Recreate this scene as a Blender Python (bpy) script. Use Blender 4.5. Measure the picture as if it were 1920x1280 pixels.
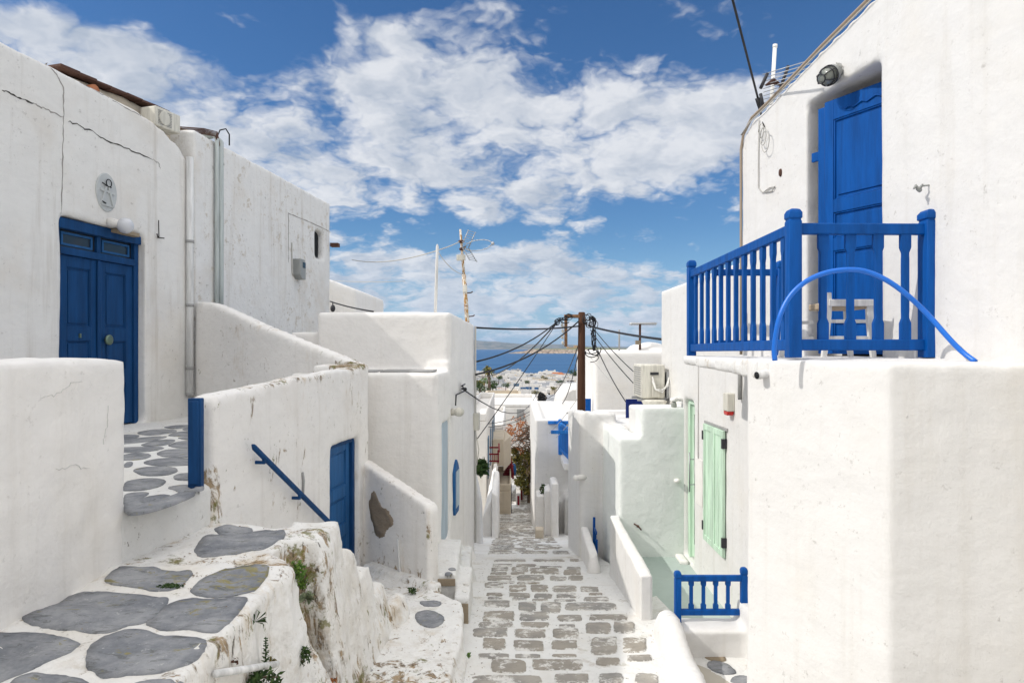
import bpy, bmesh, math, random
from mathutils import Vector, Matrix, noise
from mathutils.bvhtree import BVHTree
R = math.radians
random.seed(7)
for o in list(bpy.data.objects): bpy.data.objects.remove(o)
SC = bpy.context.scene
COL = SC.collection
# ---------------------------------------------------------------- camera (eye at the origin, looking along +Y)
F, HZ = 1280.0, 652.0
cam_d = bpy.data.cameras.new('camera'); cam = bpy.data.objects.new('camera', cam_d); COL.objects.link(cam)
cam.location = (0, 0, 0); cam.rotation_euler = (R(90), 0, 0)
cam_d.sensor_width = 36; cam_d.lens = 24; cam_d.shift_y = 12 / 1920
cam_d.clip_start = .05; cam_d.clip_end = 90000
SC.camera = cam
# ---------------------------------------------------------------- light
SUN_H = Vector((-.975, -.22)).normalized(); SUN_EL = R(41.5)
sd = Vector((SUN_H.x * math.cos(SUN_EL), SUN_H.y * math.cos(SUN_EL), math.sin(SUN_EL)))
sl = bpy.data.lights.new('sun', 'SUN'); sl.energy = 2.0; sl.angle = R(.5); sl.color = (1, .955, .89)
so = bpy.data.objects.new('sun', sl); COL.objects.link(so)
so.rotation_euler = sd.to_track_quat('Z', 'Y').to_euler(); so.location = (-20, -8, 30)
SC.view_settings.view_transform = 'Standard'; SC.view_settings.look = 'None'
SC.view_settings.gamma = 1; SC.view_settings.use_curve_mapping = False
SC.view_settings.exposure = 0.38
SC.cycles.max_bounces = 10; SC.cycles.diffuse_bounces = 6; SC.cycles.volume_bounces = 0
SC.cycles.sample_clamp_indirect = 6
try: SC.cycles.use_denoising = True
except Exception: pass

class NT:
    """tiny helper for node trees"""
    def __init__(s, t): s.t = t
    def n(s, typ, ins=None, **kw):
        nd = s.t.nodes.new(typ)
        for k, v in kw.items(): setattr(nd, k, v)
        for k, v in (ins or {}).items():
            if isinstance(v, bpy.types.NodeSocket): s.t.links.new(v, nd.inputs[k])
            else: nd.inputs[k].default_value = v
        return nd
    def m(s, op, a, b=None, c=None, clamp=False):
        ins = {0: a}
        if b is not None: ins[1] = b
        if c is not None: ins[2] = c
        nd = s.n('ShaderNodeMath', ins, operation=op); nd.use_clamp = clamp
        return nd.outputs[0]
    def v(s, op, a, b=None):
        ins = {0: a}
        if b is not None: ins[1] = b
        nd = s.n('ShaderNodeVectorMath', ins, operation=op)
        return nd.outputs[1] if op in ('LENGTH', 'DOT_PRODUCT') else nd.outputs[0]
    def mr(s, x, a, b, c=0., d=1., smooth=True):
        nd = s.n('ShaderNodeMapRange', {0: x, 1: a, 2: b, 3: c, 4: d}, interpolation_type='SMOOTHSTEP' if smooth else 'LINEAR')
        return nd.outputs[0]
    def mix(s, f, a, b):
        nd = s.t.nodes.new('ShaderNodeMix'); nd.data_type = 'RGBA'
        for i, v in ((0, f), (6, a), (7, b)):
            if isinstance(v, bpy.types.NodeSocket): s.t.links.new(v, nd.inputs[i])
            else: nd.inputs[i].default_value = v if i == 0 else (*v, 1)[:4]
        return nd.outputs[2]
    def noise(s, vec, scale, detail=4, rough=.55, dist=0.):
        return s.n('ShaderNodeTexNoise', {'Vector': vec, 'Scale': scale, 'Detail': detail, 'Roughness': rough, 'Distortion': dist}).outputs[0]

W = bpy.data.worlds.new('World'); SC.world = W; W.use_nodes = True
w = NT(W.node_tree); W.node_tree.nodes.clear()
tc = w.n('ShaderNodeTexCoord').outputs['Generated']
dr = w.v('NORMALIZE', tc)
sp = w.n('ShaderNodeSeparateXYZ', {0: dr})
dx, dy, dz = sp.outputs
sky = w.n('ShaderNodeTexSky', sky_type='NISHITA'); sky.sun_disc = False
sky.sun_elevation = SUN_EL; sky.sun_rotation = math.atan2(SUN_H.x, SUN_H.y)
sky.altitude = 0; sky.air_density = 1.0; sky.dust_density = .35; sky.ozone_density = 3.0
# cloud plane coordinates: the clouds lie in a layer overhead
zz = w.m('ADD', w.m('MAXIMUM', dz, 0.0), .30)
cx = w.m('DIVIDE', dx, zz); cy = w.m('DIVIDE', dy, zz)
cv = w.n('ShaderNodeCombineXYZ', {0: cx, 1: cy, 2: 3.7}).outputs[0]
az = w.m('ARCTAN2', dx, dy); el = w.m('ARCSINE', dz)
ae = w.n('ShaderNodeCombineXYZ', {0: az, 1: el, 2: 0.0}).outputs[0]
def ang(px, py):
    a = math.atan((px - 960) / F); e = math.atan((HZ - py) / F * math.cos(a)); return a, e
CLOUDS = [  # centre px, py, radius px, py, weight : where the cloud banks of the day stand
 (60,40,150,40,.8),(150,105,240,45,.9),(270,45,45,28,.7),(330,150,170,50,.9),(520,250,230,75,1.1),(720,250,240,85,1.1),(900,320,260,75,1.1),
 (1080,330,150,70,.9),(760,380,230,30,.8),(1020,395,140,22,.7),(640,90,110,50,.8),(800,60,170,60,.8),(880,140,160,60,.8),(1000,90,60,60,.4),
 (1130,190,140,90,.65),(1290,220,140,100,.6),(1350,270,90,60,.6),(1190,50,80,60,.2),(1480,160,200,60,.35),
 (640,440,50,16,.7),(735,470,36,24,1.),(670,480,40,14,.7),(970,460,80,16,.9),(1040,500,110,22,.8),(900,490,90,18,.7),
 (800,535,240,40,1.5),(1000,560,300,40,1.5),(1160,535,120,30,1.2),(1230,375,70,20,.45),(1190,500,30,14,.5),(700,560,130,34,1.3),
 (850,610,300,22,.55),(1150,600,200,22,.5)]
GAPS = [(420,30,130,60,1.),(470,125,55,40,.7),(1090,40,60,70,.7),(1300,380,120,50,.7),(1040,440,260,13,.7),(850,440,60,26,.8),(600,170,40,30,.3),
 (1250,90,110,70,.35),(1440,40,200,60,.5),(640,515,60,14,.6),(1160,465,80,20,.6),(1230,440,60,40,.6),(560,20,60,60,.6)]
msk = None
for sign, lst in ((1, CLOUDS), (-1, GAPS)):
    for (px, py, rx, ry, wt) in lst:
        a, e = ang(px, py); sc = ang(px + rx, py)[0] - a; se = ang(px, py - ry)[1] - e
        d = w.v('MULTIPLY', w.v('SUBTRACT', ae, (a, e, 0)), (1 / sc, 1 / se, 0))
        g = w.m('MULTIPLY', w.m('EXPONENT', w.m('MULTIPLY', w.v('DOT_PRODUCT', d, d), -.7)), sign * wt)
        msk = g if msk is None else w.m('ADD', msk, g)
msk = w.m('MINIMUM', w.m('MAXIMUM', msk, -1.0), 1.25)
behind = w.mr(dy, .25, -.1)          # unseen cloud behind the camera, added to lift the shade
high = w.mr(el, R(31), R(48)); fill_cloud = w.m('MAXIMUM', behind, high)
msk = w.m('MAXIMUM', msk, w.m('MULTIPLY', fill_cloud, .95))
wob = w.n('ShaderNodeTexNoise', {'Vector': cv, 'Scale': 5.0, 'Detail': 4., 'Roughness': .6}).outputs[1]
cvw = w.v('ADD', cv, w.v('MULTIPLY', w.v('SUBTRACT', wob, (.5, .5, .5)), (.22, .22, .22)))
def cloudn(v, det):
    base = w.noise(v, 4.2, det, .58, 0.)
    vor = w.n('ShaderNodeTexVoronoi', {'Vector': v, 'Scale': 7.5, 'Detail': 2.0, 'Roughness': .55, 'Lacunarity': 2.3}, feature='F1', voronoi_dimensions='3D').outputs[0]
    return w.m('ADD', base, w.m('MULTIPLY', w.m('SUBTRACT', .42, vor), .30))
n1 = cloudn(cvw, 9)
n1b = cloudn(w.v('ADD', cvw, (-.05, -.03, 0)), 5)
n2 = w.noise(cv, 1.4, 3, .5)
dens = w.m('ADD', w.m('MULTIPLY', w.m('SUBTRACT', n1, .5), 2.9), w.m('MULTIPLY', msk, .72)); dens = w.m('ADD', dens, .30)
cov = w.m('MAXIMUM', w.mr(dens, .02, .92), w.m('MULTIPLY', fill_cloud, .97))
shade = w.m('ADD', w.m('MULTIPLY', w.m('SUBTRACT', n1b, n1), -2.6), w.m('MULTIPLY', w.m('SUBTRACT', .55, n2), 1.6))
shade = w.m('ADD', shade, w.m('MULTIPLY', w.m('SUBTRACT', dens, .75), -.55))
shade = w.m('ADD', shade, .52, clamp=True)
ccol = w.mix(shade, (2.45, 2.8, 3.35), (4.45, 4.55, 4.75))
skyc = w.n('ShaderNodeHueSaturation', {'Saturation': 1.15, 'Value': .51, 'Color': sky.outputs[0]}).outputs[0]
horizon = w.mr(el, R(11), R(-1))
ccol = w.mix(w.m('MULTIPLY', w.m('MAXIMUM', high, w.m('MULTIPLY', behind, .35)), .9), ccol, (10.1, 9.95, 9.8))   # overhead and rear cloud outside the frame, brightened to fill shaded walls
skyc = w.v('MULTIPLY', skyc, (.74, .95, 1.14))
skyc = w.mix(w.m('MULTIPLY', horizon, .55), skyc, (1.9, 3.1, 4.8))
ccol = w.mix(w.m('MULTIPLY', horizon, .45), ccol, (2.9, 3.5, 4.4))
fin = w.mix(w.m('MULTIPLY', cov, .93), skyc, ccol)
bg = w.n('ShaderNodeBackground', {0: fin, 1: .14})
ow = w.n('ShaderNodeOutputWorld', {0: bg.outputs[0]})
# ---------------------------------------------------------------- geometry helpers
def P(px, py, Y): return Vector(((px - 960) / F * Y, Y, (HZ - py) / F * Y))
def G(px, py, z): return P(px, py, z * F / (HZ - py))
class Fr:
    """upright frame on a wall line: u along the wall, n into the wall, z up; coordinates (u, n, z)"""
    def __init__(s, x0, y0, dx, dy, side=-1):
        l = math.hypot(dx, dy); s.o = Vector((x0, y0, 0)); s.u = Vector((dx / l, dy / l, 0))
        s.n = Vector((s.u.y, -s.u.x, 0)) * side
        s.M = Matrix(((s.u.x, s.n.x, 0, x0), (s.u.y, s.n.y, 0, y0), (0, 0, 1, 0), (0, 0, 0, 1)))
    def hit(s, px, py):
        a = (px - 960) / F
        t = (a * s.o.y - s.o.x) / (s.u.x - a * s.u.y)
        Y = s.o.y + s.u.y * t
        return t, (HZ - py) / F * Y
    def w(s, u, n, z): return s.M @ Vector((u, n, z))
ID = Matrix.Identity(4)
def wloc(o):
    v = Vector((0, 0, 0))
    while o is not None: v = v + o.location; o = o.parent
    return v
class MB:
    def __init__(s): s.v = []; s.f = []; s.mi = []; s.sm = []; s.tn = []; s.tone = 0.; s.ev = None
    def add(s, vs, fs, mi=0, M=None, sm=False):
        b = len(s.v)
        for p in vs: s.v.append((M @ Vector(p)) if M is not None else Vector(p))
        for f in fs: s.f.append([b + i for i in f]); s.mi.append(mi); s.sm.append(sm); s.tn.append(s.tone)
        return s
    def box(s, x0, x1, y0, y1, z0, z1, M=None, mi=0):
        vs = [(x, y, z) for z in (z0, z1) for x, y in ((x0, y0), (x1, y0), (x1, y1), (x0, y1))]
        return s.add(vs, [(3, 2, 1, 0), (4, 5, 6, 7), (0, 1, 5, 4), (1, 2, 6, 5), (2, 3, 7, 6), (3, 0, 4, 7)], mi, M)
    def prism(s, poly, z0, z1, M=None, mi=0):
        n = len(poly); a = z0 if hasattr(z0, '__len__') else [z0] * n; b = z1 if hasattr(z1, '__len__') else [z1] * n
        vs = [(p[0], p[1], a[i]) for i, p in enumerate(poly)] + [(p[0], p[1], b[i]) for i, p in enumerate(poly)]
        fs = [tuple(range(n - 1, -1, -1)), tuple(range(n, 2 * n))] + [(i, (i + 1) % n, n + (i + 1) % n, n + i) for i in range(n)]
        return s.add(vs, fs, mi, M)
    def slab(s, poly, n0, n1, M, mi=0):
        """polygon in (u,z) of a frame extruded from n0 to n1"""
        n = len(poly)
        vs = [(p[0], n0, p[1]) for p in poly] + [(p[0], n1, p[1]) for p in poly]
        fs = [tuple(range(n - 1, -1, -1)), tuple(range(n, 2 * n))] + [(i, (i + 1) % n, n + (i + 1) % n, n + i) for i in range(n)]
        return s.add(vs, fs, mi, M)
    def loft(s, rings, mi=0, M=None, sm=False, cap=True):
        n = len(rings[0]); vs = [p for r in rings for p in r]; fs = []
        for k in range(len(rings) - 1):
            for i in range(n):
                j = (i + 1) % n; fs.append((k * n + i, k * n + j, (k + 1) * n + j, (k + 1) * n + i))
        if cap: fs += [tuple(range(n - 1, -1, -1)), tuple(range((len(rings) - 1) * n, len(rings) * n))]
        return s.add(vs, fs, mi, M, sm)
    def tube(s, pts, r, n=8, mi=0, M=None, closed=False):
        pts = [Vector(p) for p in pts]; rings = []; ref = None
        for k, p in enumerate(pts):
            a = pts[max(0, k - 1)]; b = pts[min(len(pts) - 1, k + 1)]; t = (b - a)
            t = t.normalized() if t.length > 1e-9 else Vector((0, 0, 1))
            if ref is None: ref = Vector((0, 0, 1)) if abs(t.z) < .9 else Vector((1, 0, 0))
            e1 = (ref - t * ref.dot(t)).normalized(); ref = e1; e2 = t.cross(e1)
            rr = r[k] if hasattr(r, '__len__') else r
            rings.append([p + (e1 * math.cos(2 * math.pi * i / n) + e2 * math.sin(2 * math.pi * i / n)) * rr for i in range(n)])
        return s.loft(rings, mi, M, True)
    def ball(s, c, r, n=12, m=8, mi=0, M=None, jit=0.):
        c = Vector(c); r = (r, r, r) if not hasattr(r, '__len__') else r; rings = []
        for k in range(m + 1):
            t = math.pi * max(.04, min(m - .04, k)) / m
            rings.append([(c.x + r[0] * math.sin(t) * math.cos(2 * math.pi * i / n) * (1 + random.uniform(-jit, jit)),
                           c.y + r[1] * math.sin(t) * math.sin(2 * math.pi * i / n) * (1 + random.uniform(-jit, jit)), c.z - r[2] * math.cos(t)) for i in range(n)])
        return s.loft(rings, mi, M, True)
    def mesh(s, name, off=Vector((0, 0, 0)), recalc=True):
        me = bpy.data.meshes.new(name)
        me.from_pydata([tuple(p - off) for p in s.v], [], s.f)
        for p, mi, sm in zip(me.polygons, s.mi, s.sm): p.material_index = mi; p.use_smooth = sm
        if recalc:
            bm = bmesh.new(); bm.from_mesh(me); bmesh.ops.recalc_face_normals(bm, faces=bm.faces); bm.to_mesh(me); bm.free()
        if any(s.tn):
            at = me.attributes.new('tone', 'FLOAT', 'FACE')
            at.data.foreach_set('value', s.tn)
        if s.ev is not None:
            at = me.attributes.new('edge', 'FLOAT', 'POINT'); at.data.foreach_set('value', s.ev)
        me.update(); return me
    def build(s, name, mats, parent=None, bevel=0, smooth=None, recalc=True, loc=None):
        off = wloc(parent) if parent is not None else Vector((0, 0, 0))
        if loc is not None and parent is None: off = Vector(loc)
        me = s.mesh(name, off, recalc)
        for m in (mats if isinstance(mats, (list, tuple)) else [mats]): me.materials.append(m)
        o = bpy.data.objects.new(name, me); COL.objects.link(o); o.parent = parent
        if parent is None: o.location = off
        if smooth is not None:
            for p in me.polygons: p.use_smooth = smooth
        if bevel:
            md = o.modifiers.new('bevel', 'BEVEL'); md.width = bevel; md.segments = 2; md.limit_method = 'ANGLE'; md.angle_limit = R(40)
            for p in me.polygons: p.use_smooth = True
            try: me.set_sharp_from_angle(angle=R(50))
            except Exception: pass
        return o
def tag(o, label, cat, group=None, kind=None):
    if label: o['label'] = label
    if cat: o['category'] = cat
    if group: o['group'] = group
    if kind: o['kind'] = kind
    return o
def thing(name, label, cat, loc, group=None):
    o = bpy.data.objects.new(name, None); COL.objects.link(o); o.location = Vector(loc); o.empty_display_size = .2
    return tag(o, label, cat, group)
def struct(o): o['kind'] = 'structure'; return o
def organic(mb, name, mat, parent=None, vox=.045, sm=4, disp=.012, dsize=.5, loc=None):
    """plastered masonry: the blocks are fused, their edges rounded and the faces made slightly uneven"""
    o = mb.build(name, mat, parent, loc=loc)
    m = o.modifiers.new('r', 'REMESH'); m.mode = 'VOXEL'; m.voxel_size = vox; m.use_smooth_shade = True
    m = o.modifiers.new('s', 'SMOOTH'); m.factor = .5; m.iterations = sm
    if disp:
        for k, (sz, st) in enumerate(((dsize, disp), (dsize * .28, disp * .35))):
            t = bpy.data.textures.new('lumps', 'CLOUDS'); t.noise_scale = sz; t.noise_depth = 1
            m = o.modifiers.new('d', 'DISPLACE'); m.texture = t; m.texture_coords = 'GLOBAL'; m.strength = st * 2; m.mid_level = .5
    bpy.context.view_layer.update()
    dg = bpy.context.evaluated_depsgraph_get()
    me = bpy.data.meshes.new_from_object(o.evaluated_get(dg), depsgraph=dg)
    o.modifiers.clear(); old = o.data; o.data = me; bpy.data.meshes.remove(old)
    if len(me.materials) == 0: me.materials.append(mat)
    return o
def bvh_of(o):
    off = wloc(o)
    return BVHTree.FromPolygons([v.co + off for v in o.data.vertices], [tuple(p.vertices) for p in o.data.polygons])
def smooth_loop(pts, per=5, chip=.0):
    """closed Catmull-Rom through pts"""
    out = []; n = len(pts)
    for i in range(n):
        p0, p1, p2, p3 = (Vector(pts[(i + k - 1) % n]) for k in range(4))
        for j in range(per):
            t = j / per
            out.append(.5 * ((2 * p1) + (p2 - p0) * t + (2 * p0 - 5 * p1 + 4 * p2 - p3) * t * t + (3 * p1 - p0 - 3 * p2 + p3) * t ** 3))
    if chip:
        c0 = sum(out, Vector()) / len(out); out = [p + (p - c0).normalized() * random.uniform(-chip, chip * .6) for p in out]
    return out
def patch(mb, loop, bvh, d, off=.004, rings=4, mi=0):
    """a thin sheet with outline `loop` laid on the surface in bvh, seen along direction d"""
    d = Vector(d).normalized(); c = sum(loop, Vector()) / len(loop); vs = []; n = len(loop)
    def drop(p):
        h = bvh.ray_cast(p - d * 1.2, d, 3)
        return (h[0] if h[0] is not None and (h[0] - p).length < .06 else p) - d * off
    vs.append(drop(c))
    for k in range(1, rings + 1):
        for p in loop: vs.append(drop(c.lerp(p, k / rings)))
    for p in loop: vs.append(drop(p) + d * (off + .012))
    fs = [(0, 1 + i, 1 + (i + 1) % n) for i in range(n)]
    for k in range(rings):
        a = 1 + k * n; b = a + n
        fs += [(a + i, b + i, b + (i + 1) % n, a + (i + 1) % n) for i in range(n)]
    mb.add(vs, fs, mi, None, True)
def sag(a, b, s, n=14):
    a = Vector(a); b = Vector(b)
    return [a.lerp(b, i / n) + Vector((0, 0, -4 * s * (i / n) * (1 - i / n))) for i in range(n + 1)]
# ---------------------------------------------------------------- materials
def mat(name, col, rough=.6, metal=0., spec=.3):
    m = bpy.data.materials.new(name); m.use_nodes = True
    b = m.node_tree.nodes['Principled BSDF']
    b.inputs['Base Color'].default_value = (*col, 1); b.inputs['Roughness'].default_value = rough; b.inputs['Metallic'].default_value = metal
    b.inputs['Specular IOR Level'].default_value = spec
    return m, NT(m.node_tree), b
def plaster(name, base=(.80, .79, .765), warm=(.70, .64, .54), stain=.35, streak=.3, speck=.0, bump=.35, moss=0., lump=1., blotch=0., zones=(), thr=(.565, .60)):
    m, t, b = mat(name, base, .85, 0, .15)
    pos = t.n('ShaderNodeNewGeometry').outputs['Position']
    big = t.noise(pos, 1.1, 5, .6)
    st = t.noise(t.v('MULTIPLY', pos, (5, 5, .35)), 1.0, 6, .65)
    fine = t.noise(pos, 9, 6, .7)
    c = t.mix(t.m('MULTIPLY', t.mr(big, .48, .8), stain), base, warm)
    c = t.mix(t.m('MULTIPLY', t.mr(st, .50, .78), streak), c, tuple(x * .72 for x in warm))
    brush = t.noise(t.v('ADD', t.v('MULTIPLY', pos, (2.2, 2.2, 5.5)), (4, 1, 8)), 1.6, 7, .68, .7)   # brushed limewash coats
    c = t.mix(t.m('MULTIPLY', t.mr(brush, .38, .66), .16), c, tuple(x * .72 for x in base))
    if blotch:   # weathered paint, old mortar showing
        bl = t.m('MULTIPLY', t.m('MULTIPLY', t.mr(t.noise(pos, 6, 8, .75), .54, .61), t.mr(t.noise(pos, .9, 3, .5), .42, .60)), blotch)
        c = t.mix(bl, c, (.50, .44, .36))
    if speck:
        sp_ = t.mr(t.noise(pos, 16, 8, .78), .585 , .65)
        sp_ = t.m('MULTIPLY', sp_, t.mr(t.noise(pos, 1.7, 3, .6), .42, .56))
        c = t.mix(t.m('MULTIPLY', sp_, speck), c, (.13, .10, .07))
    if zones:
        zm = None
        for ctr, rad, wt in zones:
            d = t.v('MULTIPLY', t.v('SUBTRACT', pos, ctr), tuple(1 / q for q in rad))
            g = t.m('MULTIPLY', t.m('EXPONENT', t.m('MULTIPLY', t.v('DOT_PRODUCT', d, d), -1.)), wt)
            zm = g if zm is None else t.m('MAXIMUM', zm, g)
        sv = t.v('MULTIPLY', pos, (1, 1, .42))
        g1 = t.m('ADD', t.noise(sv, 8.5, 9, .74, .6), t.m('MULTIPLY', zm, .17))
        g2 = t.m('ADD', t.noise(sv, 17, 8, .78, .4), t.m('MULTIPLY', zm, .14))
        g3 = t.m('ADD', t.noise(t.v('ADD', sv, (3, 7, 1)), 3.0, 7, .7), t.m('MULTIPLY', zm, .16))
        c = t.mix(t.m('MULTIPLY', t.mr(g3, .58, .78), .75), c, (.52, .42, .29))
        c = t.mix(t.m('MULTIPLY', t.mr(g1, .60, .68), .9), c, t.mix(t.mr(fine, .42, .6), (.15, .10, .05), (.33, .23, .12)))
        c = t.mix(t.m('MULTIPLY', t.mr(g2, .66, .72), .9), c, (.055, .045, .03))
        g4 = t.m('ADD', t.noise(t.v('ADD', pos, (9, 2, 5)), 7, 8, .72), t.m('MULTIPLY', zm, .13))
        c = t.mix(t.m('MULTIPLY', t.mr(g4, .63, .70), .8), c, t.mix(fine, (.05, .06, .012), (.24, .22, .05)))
    if moss:
        mo = t.m('MULTIPLY', t.mr(t.noise(t.v('MULTIPLY', pos, (1, 1, .55)), 3.4, 9, .74), .55, .66), moss)
        c = t.mix(mo, c, t.mix(t.mr(fine, .4, .6), (.20, .17, .06), (.30, .21, .12)))
    t.t.links.new(c, b.inputs['Base Color'])
    lum = t.noise(pos, 4.5 , 4, .5); gr = t.noise(pos, 55, 4, .6); md = t.noise(pos, 18, 5, .6)
    h = t.m('ADD', t.m('MULTIPLY', lum, .03 * lump), t.m('ADD', t.m('MULTIPLY', md, .008), t.m('MULTIPLY', gr, .003)))
    bp = t.n('ShaderNodeBump', {'Strength': bump, 'Distance': 1.0, 'Height': h})
    t.t.links.new(bp.outputs[0], b.inputs['Normal'])
    return m
M = {}
M['white'] = plaster('whitewash', (.80, .78, .75), stain=.3, streak=.25, bump=.45, speck=.18, lump=.7)
M['white_right'] = plaster('fresh_whitewash', (.73, .72, .703), stain=.3, streak=.28, bump=.36, speck=.3, lump=.5)
M['white_left'] = plaster('weathered_whitewash', (.76, .745, .715), (.60, .53, .44), stain=.4, streak=.55, speck=.35, bump=.5, lump=.7)
M['white_old'] = plaster('peeling_whitewash', (.76, .755, .74), (.58, .50, .40), stain=.45, streak=.5, speck=.7, bump=.6, blotch=.75)
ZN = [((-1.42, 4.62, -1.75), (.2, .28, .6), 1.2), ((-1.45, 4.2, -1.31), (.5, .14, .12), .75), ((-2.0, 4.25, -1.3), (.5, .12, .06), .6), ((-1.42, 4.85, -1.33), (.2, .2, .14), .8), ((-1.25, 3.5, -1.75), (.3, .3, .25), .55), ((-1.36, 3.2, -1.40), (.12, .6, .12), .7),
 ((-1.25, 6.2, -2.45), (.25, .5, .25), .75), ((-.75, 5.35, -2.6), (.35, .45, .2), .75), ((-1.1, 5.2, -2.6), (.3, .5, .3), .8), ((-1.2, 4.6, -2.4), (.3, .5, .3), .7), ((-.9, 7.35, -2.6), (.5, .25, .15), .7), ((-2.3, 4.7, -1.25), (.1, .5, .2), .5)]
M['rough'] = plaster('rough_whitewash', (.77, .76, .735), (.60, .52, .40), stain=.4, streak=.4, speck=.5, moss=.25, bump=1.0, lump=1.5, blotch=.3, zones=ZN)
ZC = [((-2.05, 6.2, -.30), (.5, 1.6, .045), .55), ((-1.85, 8.1, -.19), (.5, .5, .08), 1.0), ((-3.3, 9.1, .27), (1.2, .8, .06), .4), ((-2.22, 5.08, -1.1), (.12, .12, .25), .7), ((-2.0, 5.9, -1.0), (.3, .25, .15), .45), ((-1.35, 7.75, -2.55), (.6, .5, .12), .8), ((-.9, 7.36, -1.9), (.06, .06, .5), .6), ((-1.8, 8.2, -2.3), (.2, .3, .4), .5)]
M['white_capped'] = plaster('dirt_capped_whitewash', (.80, .78, .75), (.62, .54, .45), stain=.35, streak=.3, speck=.25, bump=.5, lump=.7, zones=ZC)
M['floorwhite'] = plaster('whitewashed_floor', (.72, .715, .695), (.55, .50, .42), stain=.55, streak=.1, speck=.9, moss=.35, bump=.9)
M['mint_white'] = plaster('mint_tinted_whitewash', (.775, .80, .775), (.66, .70, .62), stain=.2, streak=.1, bump=.4)
M['mint_floor'] = plaster('pale_green_floor', (.43, .50, .465), (.30, .40, .36), stain=.4, streak=.1, bump=.4)
M['beige'] = plaster('beige_plaster', (.55, .48, .38), (.42, .35, .26), stain=.4, streak=.3, bump=.4, speck=.2)
M['mortar'] = plaster('bare_mortar', (.27, .22, .165), (.19, .15, .11), stain=.7, streak=.3, speck=.5, bump=1.2)
M['tan'] = plaster('tan_concrete', (.30, .245, .175), (.22, .17, .12), stain=.5, streak=.4, bump=.6)
M['concrete'] = plaster('grey_concrete', (.34, .34, .335), (.25, .24, .22), stain=.5, streak=.4, bump=.6)
M['townwhite'] = plaster('town_whitewash', (.74, .72, .69), (.58, .52, .44), stain=.3, streak=.3, bump=.1)
def slate_mat():
    m, t, b = mat('grey_painted_slate', (.17, .185, .205), .75, 0, .25)
    pos = t.n('ShaderNodeNewGeometry').outputs['Position']
    c = t.mix(t.mr(t.noise(pos, 3.2, 9, .72), .36, .66), (.17, .18, .20), (.33, .335, .345))
    c = t.mix(t.m('MULTIPLY', t.mr(t.noise(t.v('MULTIPLY', pos, (1, 2.2, 1)), 5.5, 8, .75), .6, .66), .7), c, (.11, .115, .10))
    c = t.mix(t.m('MULTIPLY', t.mr(t.noise(pos, 22, 6, .8), .60, .66), .6), c, (.50, .50, .49))
    c = t.mix(t.m('MULTIPLY', t.mr(t.noise(t.v('MULTIPLY', pos, (1, 3, 1)), 7, 9, .75, 1.0), .56, .60), .55), c, (.085, .09, .085))
    d = t.v('MULTIPLY', t.v('SUBTRACT', pos, (-1.60, 4.0, -1.33)), (1 / .42, 1 / .30, 3)); zm = t.m('EXPONENT', t.m('MULTIPLY', t.v('DOT_PRODUCT', d, d), -1.))
    g = t.m('ADD', t.noise(t.v('MULTIPLY', pos, (1, 1.8, 1)), 8, 9, .72, .8), t.m('MULTIPLY', zm, .12))
    c = t.mix(t.m('MULTIPLY', t.mr(g, .60, .66), .85), c, t.mix(t.noise(pos, 30, 4), (.16, .14, .04), (.34, .30, .13)))
    t.t.links.new(c, b.inputs['Base Color'])
    bp = t.n('ShaderNodeBump', {'Strength': .7, 'Distance': .02, 'Height': t.noise(pos, 9, 9, .72)})
    t.t.links.new(bp.outputs[0], b.inputs['Normal']); return m
M['slate'] = slate_mat()
def street_stone():
    m, t, b = mat('worn_paving_stone', (.3, .27, .22), .8, 0, .2)
    pos = t.n('ShaderNodeNewGeometry').outputs['Position']
    at = t.n('ShaderNodeAttribute', attribute_name='edge').outputs['Fac']
    tone = t.n('ShaderNodeAttribute', attribute_name='tone').outputs['Fac']
    c = t.mix(t.mr(t.noise(pos, 3.2, 6, .65), .35, .65), (.25, .245, .235), (.40, .375, .335))
    c = t.mix(t.m('MULTIPLY', tone, .7), c, (.30, .265, .215))
    c = t.mix(t.m('MULTIPLY', t.mr(t.noise(pos, 14, 7, .75), .55, .7), .5), c, (.12, .10, .075))
    e = t.m('ADD', at, t.m('MULTIPLY', t.m('SUBTRACT', t.noise(pos, 9, 8, .78), .5), 2.6))
    wear = t.mr(e, .15, .0)
    wear2 = t.mr(t.noise(pos, 4.3, 9, .8), .52, .59)
    c = t.mix(t.m('MAXIMUM', wear, t.m('MULTIPLY', wear2, .85)), c, (.72, .705, .67))
    c = t.mix(t.m('MULTIPLY', t.mr(t.noise(pos, 1.9, 6, .7), .62, .72), .4), c, (.20, .15, .07))
    t.t.links.new(c, b.inputs['Base Color'])
    bp = t.n('ShaderNodeBump', {'Strength': .6, 'Distance': .02, 'Height': t.noise(pos, 14, 8, .7)})
    t.t.links.new(bp.outputs[0], b.inputs['Normal']); return m
M['stone'] = street_stone()
def paint(name, col, rough=.45, wear=.2, wearcol=(.45, .47, .5), grain=(12, 12, 1.2)):
    m, t, b = mat(name, col, rough + .1, 0, .18)
    pos = t.n('ShaderNodeNewGeometry').outputs['Position']
    c = t.mix(t.mr(t.noise(t.v('MULTIPLY', pos, grain), 1.3, 5, .65), .3, .7), tuple(x * .78 for x in col), tuple(min(1, x * 1.15) for x in col))
    c = t.mix(t.m('MULTIPLY', t.mr(t.noise(pos, 24, 8, .8), .67, .72), wear), c, wearcol)
    t.t.links.new(c, b.inputs['Base Color'])
    bp = t.n('ShaderNodeBump', {'Strength': .3, 'Distance': .01, 'Height': t.noise(t.v('MULTIPLY', pos, grain), 3, 6, .65)})
    t.t.links.new(bp.outputs[0], b.inputs['Normal']); return m
M['cobalt'] = paint('cobalt_blue_paint', (.0005, .074, .31), .4, .15)
M['blue'] = paint('deep_blue_paint', (.006, .050, .155), .5, .25)
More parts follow.
